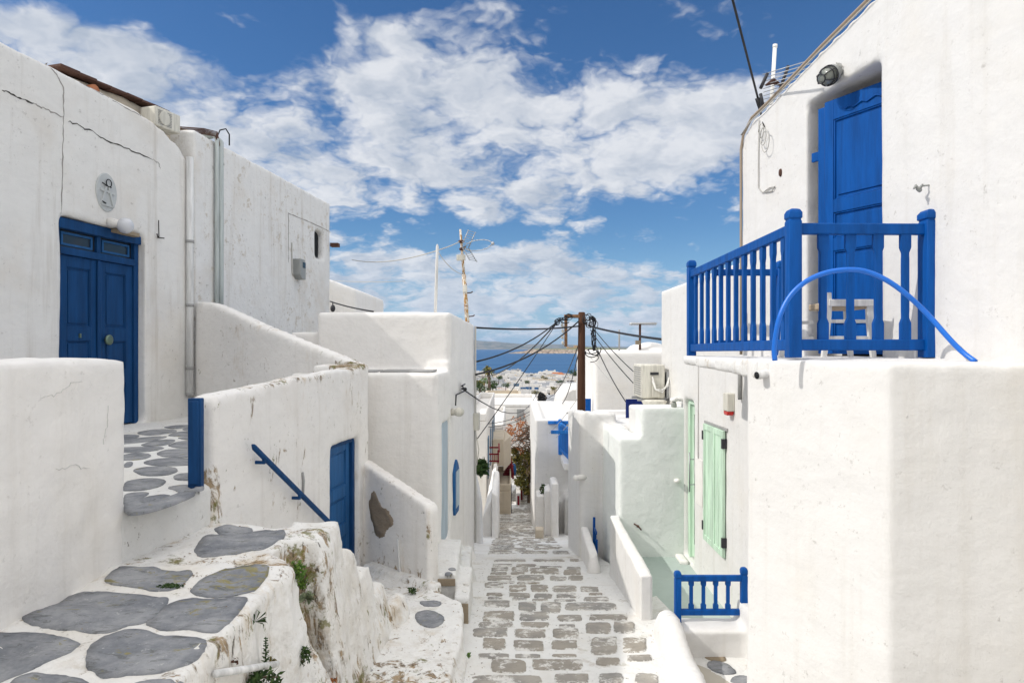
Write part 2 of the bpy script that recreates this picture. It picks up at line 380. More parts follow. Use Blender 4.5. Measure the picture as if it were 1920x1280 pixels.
M['blue2'] = paint('mid_blue_paint', (.022, .105, .27), .5, .3)
M['mint'] = paint('mint_green_paint', (.54, .71, .56), .5, .1)
M['red'] = paint('dark_red_paint', (.22, .02, .03), .5, .2)
M['greyblue'] = paint('grey_blue_door_paint', (.42, .50, .56), .5, .2)
M['slategrey'] = paint('slate_blue_door_paint', (.12, .19, .27), .5, .1)
M['whitewood'] = paint('white_painted_wood', (.74, .73, .70), .6, .5, (.4, .34, .26))
M['navy'] = paint('navy_panel_paint', (.008, .022, .14), .5, .05)
M['pole'] = paint('creosoted_timber', (.085, .042, .026), .85, .3, (.2, .15, .1), (14, 14, .6))
M['oldwood'] = paint('weathered_timber', (.27, .15, .08), .85, .4, (.1, .06, .04), (14, 14, .6))
M['rust'] = paint('rusty_painted_steel', (.55, .50, .42), .7, .2, (.2, .1, .04))
def rustmast():
    m, t, b = mat('rust_streaked_mast_paint', (.6, .5, .3), .7)
    pos = t.n('ShaderNodeNewGeometry').outputs['Position']
    c = t.mix(t.mr(t.noise(t.v('MULTIPLY', pos, (9, 9, 3)), 2.6, 5, .7), .47, .53), (.70, .67, .60), (.42, .23, .07))
    c = t.mix(t.mr(t.noise(pos, 17, 3, .6), .6, .66), c, (.17, .05, .02))
    t.t.links.new(c, b.inputs['Base Color']); return m
M['mast'] = rustmast()
M['black'] = mat('black_cable_rubber', (.018, .018, .02), .5)[0]
M['grey_cable'] = mat('pale_grey_cable', (.48, .47, .44), .6)[0]
M['tan_pipe'] = mat('weathered_tan_conduit', (.36, .29, .22), .7)[0]
M['hose'] = mat('bright_blue_hose', (.004, .14, .60), .35, 0, .5)[0]
M['steel'] = mat('galvanised_steel', (.42, .43, .44), .45, .6)[0]
M['darksteel'] = mat('dark_plastic', (.03, .03, .035), .5)[0]
M['browniron'] = mat('rusted_iron', (.085, .042, .03), .8)[0]
M['cream'] = paint('cream_appliance_paint', (.62, .60, .53), .5, .15, (.4, .36, .3))
M['greyplastic'] = mat('grey_plastic_housing', (.30, .31, .30), .5)[0]
M['globe'] = mat('opal_glass', (.58, .59, .62), .25, 0, .5)[0]
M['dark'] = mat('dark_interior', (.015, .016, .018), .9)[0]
M['brass'] = mat('tarnished_brass', (.16, .22, .17), .45, .7)[0]
M['pipewhite'] = paint('white_flaking_pipe', (.68, .68, .67), .6, .9, (.12, .13, .15))
M['verdigris'] = paint('pale_verdigris_pipe', (.47, .51, .50), .6, .5, (.7, .7, .68))
M['crack'] = mat('dark_crack_dirt', (.055, .05, .045), .95)[0]
M['softcrack'] = mat('grey_crack_dirt', (.30, .28, .26), .95)[0]
M['relief'] = plaster('grey_painted_relief', (.50, .52, .52), (.4, .4, .4), bump=.4)
def glassm():
    m, t, b = mat('dark_window_glass', (.02, .025, .03), .08, 0, .5); return m
M['glass'] = glassm()
m_, t_, b_ = mat('clear_lamp_glass', (.35, .37, .33), .12, 0, .5); b_.inputs['Transmission Weight'].default_value = .35; M['lampglass'] = m_
def leafm(name, a, b2):
    m, t, b = mat(name, a, .6, 0, .25)
    ran = t.n('ShaderNodeAttribute', attribute_name='tone').outputs['Fac']
    t.t.links.new(t.mix(ran, a, b2), b.inputs['Base Color'])
    b.inputs['Subsurface Weight'].default_value = 0
    return m
M['leaf'] = leafm('fresh_green_leaf', (.05, .13, .018), (.12, .20, .03))
M['leafdark'] = leafm('dark_green_leaf', (.02, .055, .014), (.06, .10, .025))
M['olive'] = leafm('olive_yellow_leaf', (.07, .085, .02), (.22, .17, .04))
M['rusty'] = leafm('rust_orange_leaf', (.36, .11, .03), (.50, .22, .08))
M['greyleaf'] = leafm('grey_green_succulent', (.16, .20, .12), (.26, .29, .18))
M['bark'] = paint('grey_brown_bark', (.14, .10, .075), .9, .3, (.3, .25, .2), (9, 9, 3))
M['terracotta'] = plaster('terracotta', (.40, .16, .08), (.3, .12, .06), bump=.3)
# ---------------------------------------------------------------- street profile
HK = [(-60, -.2), (-20, -1.2), (0, -1.75), (3, -2.35), (5.6, -2.78), (7.2, -2.88), (8.9, -3.12), (10.9, -3.42), (12, -3.62), (17, -4.6), (30, -7.1), (45, -9.), (60, -10.9), (100, -15.), (200, -20.5), (358, -25.), (600, -30.), (920, -34.2), (960, -36.5), (1000, -44), (90000, -60)]
def interp(K, y, j=1):
    if y <= K[0][0]: return K[0][j]
    for a, b in zip(K, K[1:]):
        if y <= b[0]: t = (y - a[0]) / (b[0] - a[0]); return a[j] + t * (b[j] - a[j])
    return K[-1][j]
def H(y): return interp(HK, y)
EK = [(-4, -.36, 1.3), (3, -.36, 1.25), (5.6, -.40, 1.27), (7.2, -.42, 1.5), (9.2, -.45, 1.5), (10.9, -.52, 1.22), (12, -.58, 1.15), (17, -.62, 1.0), (30, -.6, 1.0), (45, .2, 1.6), (62, 1.0, 2.3)]
def XL(y): return interp(EK, y, 1)
def XR(y): return interp(EK, y, 2)
# ================================================================ the ground, the sea and the far shore
mb = MB(); ys = [-60, -20, 0, 3, 5.6, 7.2, 8.9, 10.9, 12, 17, 23, 30, 37, 45, 60, 80, 100, 150, 200, 280, 358, 480, 600, 760, 920, 960, 1000]
xs = [-1500, -700, -350, -160, -80, -40, -20, -10, -4, -1.5, 0, 1.5, 4, 10, 20, 40, 80, 160, 350, 700, 1500]
for y in ys:
    for x in xs: mb.v.append(Vector((x, y, H(y) - .14 - (.25 if y < 12 and abs(x) > 1.6 else 0))))
n = len(xs)
for j in range(len(ys) - 1):
    for i in range(n - 1): mb.f.append([j * n + i, j * n + i + 1, (j + 1) * n + i + 1, (j + 1) * n + i]); mb.mi.append(0); mb.sm.append(False); mb.tn.append(0)
gm, t, b = mat('town_ground', (.42, .38, .32), .95)
pos = t.n('ShaderNodeNewGeometry').outputs['Position']
t.t.links.new(t.mix(t.mr(t.noise(pos, .25, 6, .7), .4, .6), (.46, .43, .37), (.26, .23, .16)), b.inputs['Base Color'])
struct(mb.build('ground', gm, recalc=False))
sm_, t, b = mat('sea_water', (.006, .045, .12), .5, 0, .12)
pos = t.n('ShaderNodeNewGeometry').outputs['Position']
band = t.noise(t.v('MULTIPLY', pos, (.0009, .006, 0)), 1.0, 6, .6)
t.t.links.new(t.mix(t.mr(band, .35, .68), (.012, .075, .19), (.028, .115, .25)), b.inputs['Base Color'])
bp = t.n('ShaderNodeBump', {'Strength': .5, 'Distance': 1.0, 'Height': t.noise(t.v('MULTIPLY', pos, (.12, .2, 0)), 1., 6, .65)})
t.t.links.new(bp.outputs[0], b.inputs['Normal'])
mb = MB(); SZ = -35.
mb.add([(-60000, 900, SZ), (60000, 900, SZ), (60000, 80000, SZ), (-60000, 80000, SZ)], [(0, 1, 2, 3)])
struct(mb.build('sea', sm_, recalc=False))
# far hills and the low island, as relief meshes
def hills(name, y0, y1, x0, x1, prof, mat_, nx=90, ny=10, rough=.12, seed=0):
    mb = MB()
    for j in range(ny + 1):
        for i in range(nx + 1):
            x = x0 + (x1 - x0) * i / nx; y = y0 + (y1 - y0) * j / ny; v = j / ny
            h = prof(x); k = math.sin(math.pi * min(1, v * 1.02 + .0)) ** .6 if 0 < v < 1 else 0
            h = h * k * (1 + rough * noise.fractal(Vector((x * 6 / (x1 - x0) * 4, y * 6 / (y1 - y0), seed)), .8, 2.2, 5))
            mb.v.append(Vector((x, y, SZ - 2 + h)))
    for j in range(ny):
        for i in range(nx):
            a = j * (nx + 1) + i; mb.f.append([a, a + 1, a + nx + 2, a + nx + 1]); mb.mi.append(0); mb.sm.append(True); mb.tn.append(0)
    return struct(mb.build(name, mat_, recalc=False))
hm, t, b = mat('dry_hillside', (.2, .18, .12), .95)
pos = t.n('ShaderNodeNewGeometry').outputs['Position']
t.t.links.new(t.mix(t.mr(t.noise(pos, .004, 7, .7), .4, .6), (.07, .10, .09), (.20, .19, .17)), b.inputs['Base Color'])  # cool grey put into the slope colour in place of thicker haze
def px2x(px, Y): return (px - 960) / F * Y
def ridge(Y, K, lift=0):
    K = [(px2x(a, Y), (HZ - b_) / F * Y - SZ + 2 + lift) for a, b_ in K]
    return lambda x: max(0, interp(K, x))
Yh = 15500
hills('hills', Yh - 1500, Yh + 2500, px2x(560, Yh), px2x(1420, Yh), ridge(Yh, [(560, 652), (640, 640), (760, 634), (860, 637), (893, 638), (925, 640), (960, 643), (985, 645), (1010, 644.5), (1040, 645), (1075, 646), (1110, 649), (1200, 650), (1300, 648), (1400, 653)]), hm, 110, 8, .10, 3)
im, t, b = mat('rocky_island', (.3, .25, .2), .95)
pos = t.n('ShaderNodeNewGeometry').outputs['Position']
spz = t.n('ShaderNodeSeparateXYZ', {0: pos}).outputs[2]
rock = t.mix(t.mr(t.noise(t.v('MULTIPLY', pos, (.06, .06, .02)), 1, 7, .75), .42, .58), (.09, .065, .05), (.48, .38, .28))
c = t.mix(t.mr(t.m('ADD', spz, t.m('MULTIPLY', t.noise(pos, .02, 5, .7), 26)), -2, 8), rock, (.15, .17, .07))
t.t.links.new(c, b.inputs['Base Color'])
Yi = 4180
hills('island', Yi, Yi + 700, px2x(940, Yi), px2x(1330, Yi), ridge(Yi + 150, [(940, 665), (955, 662), (970, 660), (985, 657.5), (1000, 655), (1018, 653.5), (1035, 653.5), (1060, 654), (1075, 653), (1100, 651.5), (1150, 653), (1250, 656), (1330, 665)]), im, 150, 14, .16, 9)
fm = plaster('ochre_stone', (.55, .36, .20), (.45, .28, .15), bump=.1)
fort = thing('fort', 'low ochre stone building on the ridge of the rocky island', 'fort', P(1074, 652.2, Yi + 330))
mb = MB(); L = fort.location
mb.box(L.x - 38, L.x + 30, L.y, L.y + 30, L.z - 14, L.z + 5).box(L.x + 8, L.x + 32, L.y - 1, L.y + 25, L.z - 14, L.z + 19).box(L.x - 40, L.x - 26, L.y - 1, L.y + 22, L.z - 14, L.z + 9)
mb.build('wall', fm, fort)
# ---------------------------------------------------------------- the paved lane
mb = MB(); ny = 260; ev = []
def yy(k): return -3 + (65 + 3) * (k / ny) ** 1.7
cols = [0, .12, .3, .5, .7, .88, 1]
for k in range(ny + 1):
    y = yy(k)
    for c_ in cols:
        x = XL(y) - .25 + (XR(y) - XL(y) + .5) * c_
        z = H(y) + .012 * noise.noise(Vector((x * 1.3, y * 1.3, 0))) + (.03 if c_ in (0, 1) else 0)
        mb.v.append(Vector((x, y, z)))
for k in range(ny):
    for i in range(len(cols) - 1):
        a = k * len(cols) + i; mb.f.append([a, a + 1, a + len(cols) + 1, a + len(cols)]); mb.mi.append(0); mb.sm.append(True); mb.tn.append(0)
NEAR = [(300,262,455,285),(500,265,660,288),(700,282,880,292),(930,290,1040,310),(285,292,420,322),(460,292,590,330),(620,300,850,348),(905,315,1040,350),
(280,332,408,350),(455,335,560,350),(255,362,450,398),(508,362,728,400),(785,364,918,404),(945,360,1062,398),(260,412,475,428),(510,418,690,432),
(230,422,380,462),(438,442,575,496),(625,447,760,500),(812,453,1003,500),(1050,460,1190,498),(245,513,370,535),(440,513,605,548),(655,518,795,553),(845,518,1000,550),(1120,512,1225,525),
(255,547,370,560),(465,556,580,570),(636,562,760,576),(825,568,995,580),(1080,545,1280,578),(228,578,430,628),(520,590,658,664),(710,592,870,676),(928,596,1340,655),
(217,668,468,748),(533,674,765,742),(853,700,1050,745),(1132,697,1435,740),(180,760,460,800),(540,764,765,800),(865,782,990,800),(1095,768,1300,855),(1335,760,1500,850),
(132,812,412,880),(488,824,738,888),(815,818,1020,888),(215,900,395,990),(480,918,722,998),(802,915,1005,985),(1140,893,1350,1030),(1415,900,1600,1015),
(180,1035,420,1070),(495,1035,690,1062),(810,1035,1000,1055),(1185,1065,1375,1130),(1445,1045,1645,1092),(290,1085,565,1195),(640,1082,1045,1168),(140,1225,700,1300),(835,1212,1100,1290),(1210,1210,1400,1290),(1520,1210,1700,1300),
(200,1330,480,1420),(560,1330,800,1410),(900,1320,1180,1410),(1260,1320,1500,1400),(1560,1320,1760,1400)]
def onlane(px, py):
    s_ = (HZ - py) / F; y = 6.
    for _ in range(40): y = y * .5 + .5 * (H(y) / s_)
    return Vector(((px - 960) / F * y, y))
def sz(x, y): return H(y) + .012 * noise.noise(Vector((x * 1.3, y * 1.3, 0)))
ev = [0.] * len(mb.v)
def stone(cx_, cy_, w_, d_, z0=None, lift=.012):
    K = 18; rot = random.uniform(-.06, .06); outl = []
    ex = random.uniform(4.5, 10.)
    for i in range(K):
        a = 2 * math.pi * i / K; ca, sa = math.cos(a), math.sin(a)
        r = (abs(ca) ** ex + abs(sa) ** ex) ** (-1 / ex) * random.uniform(.93, 1.04)
        outl.append((ca * r * w_ / 2, sa * r * d_ / 2))
    base = len(mb.v); rr = [(1.0, -.012, 0.), (.93, lift * .8, .12), (.72, lift, .5), (.4, lift, .9)]
    mb.tone = random.random() * .95 + .02
    for s_, dz_, e_ in rr:
        for ox, oy in outl:
            x = cx_ + (ox * math.cos(rot) - oy * math.sin(rot)) * s_; y = cy_ + (ox * math.sin(rot) + oy * math.cos(rot)) * s_
            mb.v.append(Vector((x, y, (sz(x, y) if z0 is None else z0) + dz_))); ev.append(e_)
    for k in range(len(rr) - 1):
        for i in range(K):
            j = (i + 1) % K; mb.f.append([base + k * K + i, base + k * K + j, base + (k + 1) * K + j, base + (k + 1) * K + i]); mb.mi.append(1); mb.sm.append(True); mb.tn.append(mb.tone)
    mb.f.append([base + 3 * K + i for i in range(K)]); mb.mi.append(1); mb.sm.append(True); mb.tn.append(mb.tone)
    mb.tone = 0
def quad_stone(q, lift=.012):
    x0, y0, x1, y1 = q; gx, gy = (x1 - x0) * .045 + 4, (y1 - y0) * .06 + 1; x0 -= gx; x1 += gx; y0 -= gy; y1 += gy; c4 = [onlane(860 + x / 4.571, 1000 + y / 4.571) for x, y in ((x0, y1), (x1, y1), (x1, y0), (x0, y0))]
    K = 26; ex = random.uniform(5, 12); base = len(mb.v); sk = random.uniform(-.1, .1); out = []
    for i in range(K):
        a = 2 * math.pi * i / K; ca, sa = math.cos(a), math.sin(a); rr_ = (abs(ca) ** ex + abs(sa) ** ex) ** (-1 / ex) * random.uniform(.93, 1.03)
        out.append((ca * rr_, sa * rr_ + sk * ca * rr_))
    mb.tone = random.random() * .95 + .02
    for s_, dz_, e_ in [(1.0, -.012, 0.), (.95, lift * .8, .15), (.78, lift, .5), (.4, lift, .95)]:
        for u, v in out:
            u2, v2 = (u * s_ + 1) / 2, (v * s_ + 1) / 2
            p = (c4[0] * (1 - u2) + c4[1] * u2) * (1 - v2) + (c4[3] * (1 - u2) + c4[2] * u2) * v2
            mb.v.append(Vector((p.x, p.y, sz(p.x, p.y) + dz_))); ev.append(e_)
    for k in range(3):
        for i in range(K):
            j = (i + 1) % K; mb.f.append([base + k * K + i, base + k * K + j, base + (k + 1) * K + j, base + (k + 1) * K + i]); mb.mi.append(1); mb.sm.append(True); mb.tn.append(mb.tone)
    mb.f.append([base + 3 * K + i for i in range(K)]); mb.mi.append(1); mb.sm.append(True); mb.tn.append(mb.tone); mb.tone = 0
for q in NEAR: quad_stone(q)
y = onlane(1000, 1055).y + .12
while y < 60:
    if 11.3 < y < 12.0: y = 12.0  # stones skipped here: bare whitewash stands in for a sunlit strip
    d_ = random.choice([.09, .26, .30, .33, .36, .28]) * (1 if y < 25 else 1.5)
    a, b_ = XL(y) + .12, XR(y) - .12; x = a + random.uniform(0, .1)
    while x < b_ - .12:
        w_ = random.uniform(.34, .56) if random.random() < .8 else random.uniform(.5, .85)
        w_ = min(w_, b_ - x)
        if w_ > .14 and random.random() < .95: stone(x + w_ / 2, y + d_ / 2 + random.uniform(-.02, .02), w_, d_ * random.uniform(.85, 1.05))
        x += w_ + random.uniform(.05, .10)
    y += d_ + random.uniform(.04, .08)
mb.ev = ev
struct(mb.build('street', [M['floorwhite'], M['stone']], recalc=False))
# bare strip left white where the lane dips, imitating a band of sunlight
# ================================================================ LEFT SIDE
L1 = Fr(-6.18, 0, .142, 1, side=-1)          # wall line of the near house; n points away from the lane
def U(fr, Y): return (Y - fr.o.y) / fr.u.y
U1 = lambda Y: U(L1, Y)
h1 = thing('house', 'large shaded whitewashed house with the blue double door, nearest on the left', 'house', (-7.5, 6, -1))
mb = MB(); Mx = L1.M
top = [(U1(-3), 3.1), (U1(4), 3.12), (U1(7.2), 3.13), (U1(8.9), 3.12), (U1(9.45), 3.03), (U1(9.8), 2.9), (U1(10.05), 2.72)]
def part_prof(y0, y1, zb):
    """front skin between y0 and y1 from zb to the roofline"""
    tp = [p for p in top if U1(y0) < p[0] < U1(y1)]
    zt = lambda u: interp(top, u)
    return [(U1(y0), zb), (U1(y1), zb), (U1(y1), zt(U1(y1)))] + tp[::-1] + [(U1(y0), zt(U1(y0)))]
DY0, DY1 = 7.71, 9.10
mb.slab(part_prof(-3, DY0, -3.2), 0, .32, Mx)
mb.slab(part_prof(DY1, 10.05, -3.2), 0, .32, Mx)
mb.slab(part_prof(DY0 - .2, DY1 + .2, 1.50), 0, .32, Mx)
mb.slab(part_prof(DY0 - .2, DY1 + .2, -3.2)[:2] + [(U1(DY1 + .2), -1.0), (U1(DY0 - .2), -1.0)], 0, .32, Mx)
mb.slab(part_prof(-3, 10.05, -3.2), .27, 4.2, Mx)
wall1 = organic(mb, 'wall', M['white_left'], h1, .045, 2, .014, .9)
bv1 = bvh_of(wall1)
def panel_door(name, fr, u0, u1, z0, z1, n0, panels, mt, parent, stile=.10, rails=(.12, .12, .14), th=.045, label=None):
    """framed and panelled door leaf; panels = fractions of the height where the rails stand"""
    mb = MB(); Mx = fr.M
    mb.box(u0, u0 + stile, n0, n0 + th, z0, z1, Mx).box(u1 - stile, u1, n0, n0 + th, z0, z1, Mx)
    zs = [z0] + [z0 + p * (z1 - z0) for p in panels] + [z1]
    mb.box(u0 + stile, u1 - stile, n0 + .001, n0 + th - .001, z0, z0 + rails[0], Mx).box(u0 + stile, u1 - stile, n0 + .001, n0 + th - .001, z1 - rails[2], z1, Mx)
    for z in zs[1:-1]: mb.box(u0 + stile, u1 - stile, n0 + .001, n0 + th - .001, z - rails[1] / 2, z + rails[1] / 2, Mx)
    for a, b_ in zip(zs, zs[1:]):
        lo = a + (rails[0] if a == z0 else rails[1] / 2); hi = b_ - (rails[2] if b_ == z1 else rails[1] / 2)
        mb.box(u0 + stile, u1 - stile, n0 + .022, n0 + th - .008, lo, hi, Mx)
        e = .035   # raised field and its moulding
        mb.box(u0 + stile + e, u1 - stile - e, n0 + .012, n0 + .03, lo + e, hi - e, Mx)
        for q in ((u0 + stile, u0 + stile + .012, lo, hi), (u1 - stile - .012, u1 - stile, lo, hi)): mb.box(q[0], q[1], n0 + .008, n0 + .03, q[2], q[3], Mx)
        for q in (lo, hi - .012): mb.box(u0 + stile + .013, u1 - stile - .013, n0 + .008, n0 + .03, q, q + .012, Mx)
    o = mb.build(name, mt, parent, bevel=.004)
    if label: o['label'] = label
    return o
n0 = .115; du0, du1, dz0, dz1 = U1(DY0), U1(DY1) - .005, -1.0, 1.47
mb = MB()
fw = .085; tz = 1.08   # transom height
mb.box(du0, du0 + fw, n0 - .02, n0 + .06, dz0, dz1, Mx).box(du1 - fw, du1, n0 - .02, n0 + .06, dz0, dz1, Mx)
mb.box(du0, du1, n0 - .06, n0 + .059, dz1 - .10, dz1 + .02, Mx).box(du0 + fw, du1 - fw, n0 - .03, n0 + .058, tz, tz + .085, Mx)
um = (du0 + du1) / 2
mb.box(um - .03, um + .03, n0 - .01, n0 + .055, tz + .085, dz1 - .1, Mx)
frame = mb.build('door_frame', M['blue'], h1, bevel=.006)
mb = MB()
for a, b_ in ((du0 + fw, um - .03), (um + .03, du1 - fw)):
    mb.box(a, b_, n0 + .03, n0 + .036, tz + .085, dz1 - .1, Mx)
mb.build('glass', M['glass'], frame)
mb = MB()
for a, b_ in ((du0 + fw, um - .03), (um + .03, du1 - fw)):
    mb.box(a + .05, b_ - .05, n0 + .012, n0 + .03, tz + .11, tz + .135, Mx).box(a + .05, b_ - .05, n0 + .012, n0 + .03, dz1 - .15, dz1 - .125, Mx)
    mb.box(a + .05, a + .075, n0 + .012, n0 + .03, tz + .135, dz1 - .15, Mx).box(b_ - .075, b_ - .05, n0 + .012, n0 + .03, tz + .135, dz1 - .15, Mx)
mb.build('sash', M['blue2'], frame)
for k, (a, b_) in enumerate(((du0 + fw + .004, um - .004), (um + .004, du1 - fw - .004))):
    lf = panel_door('door_leaf', L1, a, b_, dz0 + .02, tz - .005, n0 + .005, (.30, .56), M['blue'], h1, .12, (.16, .17, .13))
    mb = MB(); zk = .12
    if k == 0: mb.box(a + .30, a + .325, n0 - .012, n0 + .01, zk, zk + .05, Mx); mb.build('door_latch', M['brass'], lf)
    else:
        c = L1.w(a + .10, n0 - .03, zk)
        mb.loft([[L1.w(a + .12 + r * math.cos(i * math.pi / 8), nn, .10 + r * math.sin(i * math.pi / 8)) for i in range(16)] for r, nn in ((.025, n0 + .01), (.025, n0 - .03), (.062, n0 - .035), (.066, n0 - .055), (.045, n0 - .066), (.01, n0 - .07))], sm=True)
        mb.build('door_knob', M['brass'], lf)
mb = MB(); mb.box(um - .028, um + .028, n0 - .022, n0 + .004, dz0 + .02, tz - .006, Mx); mb.build('cover_strip', M['blue'], h1, bevel=.01)
# cracks of the near house (thin dark lines in the plaster)
def crack(name, fr, pix, mt, parent, wid=.006, bv=None, jit=.012, label=None):
    mb = MB(); pts = []
    for (a, b_) in zip(pix, pix[1:]):
        for k in range(6):
            px = a[0] + (b_[0] - a[0]) * k / 6; py = a[1] + (b_[1] - a[1]) * k / 6
            u, z = fr.hit(px, py); pts.append((u, z))
    pts.append(fr.hit(*pix[-1]))
    top_, bot = [], []
    for i, (u, z) in enumerate(pts):
        uu, zz_ = u + random.uniform(-jit, jit), z + random.uniform(-jit, jit)
        ww = wid * random.uniform(.3, 1.4) * (0.2 if i in (0, len(pts) - 1) else 1)
        a = pts[max(0, i - 1)]; b_ = pts[min(len(pts) - 1, i + 1)]; d = Vector((b_[0] - a[0], b_[1] - a[1])).normalized(); nn = Vector((-d.y, d.x)) * ww
        for sgn, lst in ((1, top_), (-1, bot)):
            p = fr.w(uu + sgn * nn.x, 0, zz_ + sgn * nn.y); q = None
            if bv is not None:
                h = bv.ray_cast(p - fr.n * .3, fr.n, .6); q = h[0]
            lst.append((q if q is not None else p) - fr.n * .003)
    n = len(top_); mb.add(top_ + bot + [p + fr.n * .01 for p in top_] + [p + fr.n * .01 for p in bot],
        [(i, i + 1, n + i + 1, n + i) for i in range(n - 1)] + [(i + 1, i, 2 * n + i, 2 * n + i + 1) for i in range(n - 1)] + [(n + i, n + i + 1, 3 * n + i + 1, 3 * n + i) for i in range(n - 1)])
    return mb.build(name, mt, parent, recalc=False)
crack('crack', L1, [(2, 168), (30, 180), (64, 195)], M['crack'], h1, .009, bv1)
crack('crack', L1, [(64, 195), (85, 205), (118, 220)], M['softcrack'], h1, .007, bv1)
crack('crack', L1, [(126, 226), (160, 242), (200, 262), (240, 280), (285, 299)], M['crack'], h1, .007, bv1, .02)
crack('crack', L1, [(88, 118), (105, 140), (118, 165), (119, 215), (118, 260), (117, 330), (117, 400)], M['softcrack'], h1, .0065, bv1, .006)
crack('crack', L1, [(150, 155), (200, 180), (240, 205), (278, 222)], M['softcrack'], h1, .005, bv1, .012)
crack('crack', L1, [(285, 299), (297, 306), (300, 316)], M['softcrack'], h1, .005, bv1, .01)
# lintel stone showing, plaque, globe lamp, hook wire
u, z = L1.hit(250, 436)
mb = MB(); mb.box(u - .33, u + .08, -.035, .1, z - .05, z + .0, Mx); mb.build('lintel_edge', M['tan'], h1, bevel=.008)
u, z = L1.hit(198, 361)
pl = thing('relief_plaque', 'oval grey plaster plaque with a raised cross and triangle mark above the blue double door', 'plaque', L1.w(u, 0, z))
mb = MB(); K = 28
mb.loft([[L1.w(u + r * .175 * math.cos(2 * math.pi * i / K), nn, z + r * .235 * math.sin(2 * math.pi * i / K)) for i in range(K)] for r, nn in ((1, .05), (1, -.012), (.96, -.02), (.9, -.018))])
mb.build('plaque', M['relief'], pl, smooth=False)
mb = MB()
def bar(p, q, wd, n0_, n1_, fr=L1, m_=None):
    d = Vector((q[0] - p[0], q[1] - p[1])).normalized(); e = Vector((-d.y, d.x)) * wd / 2
    (m_ or mb).slab([(p[0] - e.x, p[1] - e.y), (q[0] - e.x, q[1] - e.y), (q[0] + e.x, q[1] + e.y), (p[0] + e.x, p[1] + e.y)], n0_, n1_, fr.M)
bar((u - .12, z + .02), (u + .12, z - .0), .03, -.034, 0); bar((u, z + .12), (u - .1, z - .15), .028, -.036, 0); bar((u, z + .12), (u + .1, z - .17), .028, -.038, 0); bar((u - .1, z - .155), (u + .1, z - .165), .026, -.033, 0)
mb.build('relief_mark', M['relief'], pl, bevel=.004)
mb = MB(); K = 14
for i in range(K): mb.tube([L1.w(u + .045 * math.cos(2 * math.pi * k / K) + .01, -.038, z + .115 + .045 * math.sin(2 * math.pi * k / K)) for k in (i, i + 1)], .006, 5)
mb.tube([L1.w(u - .10, -.038, z + .10), L1.w(u - .03, -.038, z + .075), L1.w(u + .05, -.038, z + .07)], .007, 5)
mb.build('inlay', M['dark'], pl); mb = MB(); mb.tube([L1.w(u - .10, -.034, z - .125), L1.w(u - .04, -.036, z - .142)], .009, 5)
mb.build('inlay', M['dark'], pl)
gu, gz = L1.hit(205, 424)
gl = thing('globe_lamp', 'round white globe lamp on the wall above the blue double door', 'lamp', L1.w(gu, 0, gz))
mb = MB(); c = L1.w(gu + .1, -.14, gz + .02); mb.ball(c, .098, 20, 12); mb.build('lamp_globe', M['globe'], gl)
mb = MB(); mb.tube([L1.w(gu, .02, gz + .05), L1.w(gu + .02, -.03, gz + .05), L1.w(gu + .08, -.09, gz + .035)], [.06, .055, .05], 12); mb.build('lamp_mount', M['white_old'], gl)
hk = MB(); a, b_ = L1.hit(297, 413), L1.hit(297, 445)
hk.tube([L1.w(a[0], -.004, a[1]), L1.w(b_[0], -.01, b_[1]), L1.w(b_[0] - .06, -.03, b_[1] + .01)], .006, 5); hk.tube([L1.w(b_[0] - .10, -.05, b_[1] + .03), L1.w(b_[0] - .04, -.02, b_[1] - .01), L1.w(b_[0] + .08, -.03, b_[1] + .0)], .008, 5)
tag(hk.build('wire_hook', M['crack'], loc=L1.w(a[0], 0, a[1])), 'small dark bent wire hook on the shaded wall right of the blue double door', 'hook')
# downpipe at the end of the house
dp = MB(); u = U1(9.98)
dp.tube([L1.w(u, -.06, 2.78), L1.w(u, -.06, 1.2), L1.w(u, -.055, -.68)], .05, 10); o = dp.build('downpipe', M['pipewhite'], h1)
for z in (1.55, .62, -.3, -.68):
    dp = MB(); dp.tube([L1.w(u, -.06, z - .02), L1.w(u, -.06, z + .02)], .058, 10); dp.build('pipe_bracket', M['concrete'], o)
# ---- second house, taller, beyond
L2 = Fr(-5.94, 0, .12, 1, side=-1); U2 = lambda Y: U(L2, Y)
h2 = thing('house', 'tall shaded whitewashed house with one small dark window and flaking paint, second on the left', 'house', (-7.2, 12.6, -2))
mb = MB(); zt = 3.26
def rect(u0, u1, z0, z1): return [(u0, z0), (u1, z0), (u1, z1), (u0, z1)]
wy0, wy1, wz0, wz1 = 14.58, 15.02, 1.93, 2.52
mb.slab(rect(U2(10.15), U2(wy0), -4.5, zt), 0, .4, L2.M).slab(rect(U2(wy1), U2(15.4), -4.5, zt), 0, .4, L2.M)
mb.slab(rect(U2(wy0 - .2), U2(wy1 + .2), wz1, zt), 0, .4, L2.M).slab(rect(U2(wy0 - .2), U2(wy1 + .2), -4.5, wz0), 0, .4, L2.M)
mb.slab(rect(U2(10.15), U2(15.4), -4.5, zt), .35, 4.6, L2.M)
wall2 = organic(mb, 'wall', M['white_old'], h2, .055, 2, .014, .9)
mb = MB(); mb.box(U2(wy0) - .02, U2(wy1) + .02, .13, .34, wz0 - .02, wz1 + .02, L2.M); o = mb.build('window', M['dark'], h2)
mb = MB(); mb.box(U2(wy0), U2(wy1), .10, .13, wz0, wz0 + .04, L2.M); mb.build('frame', M['concrete'], o)
bv2 = bvh_of(wall2)
crack('crack', L2, [(541, 492), (541, 450), (540, 400), (560, 408), (600, 425), (620, 436)], M['softcrack'], h2, .009, bv2, .005)
mb = MB(); u = U2(10.72)
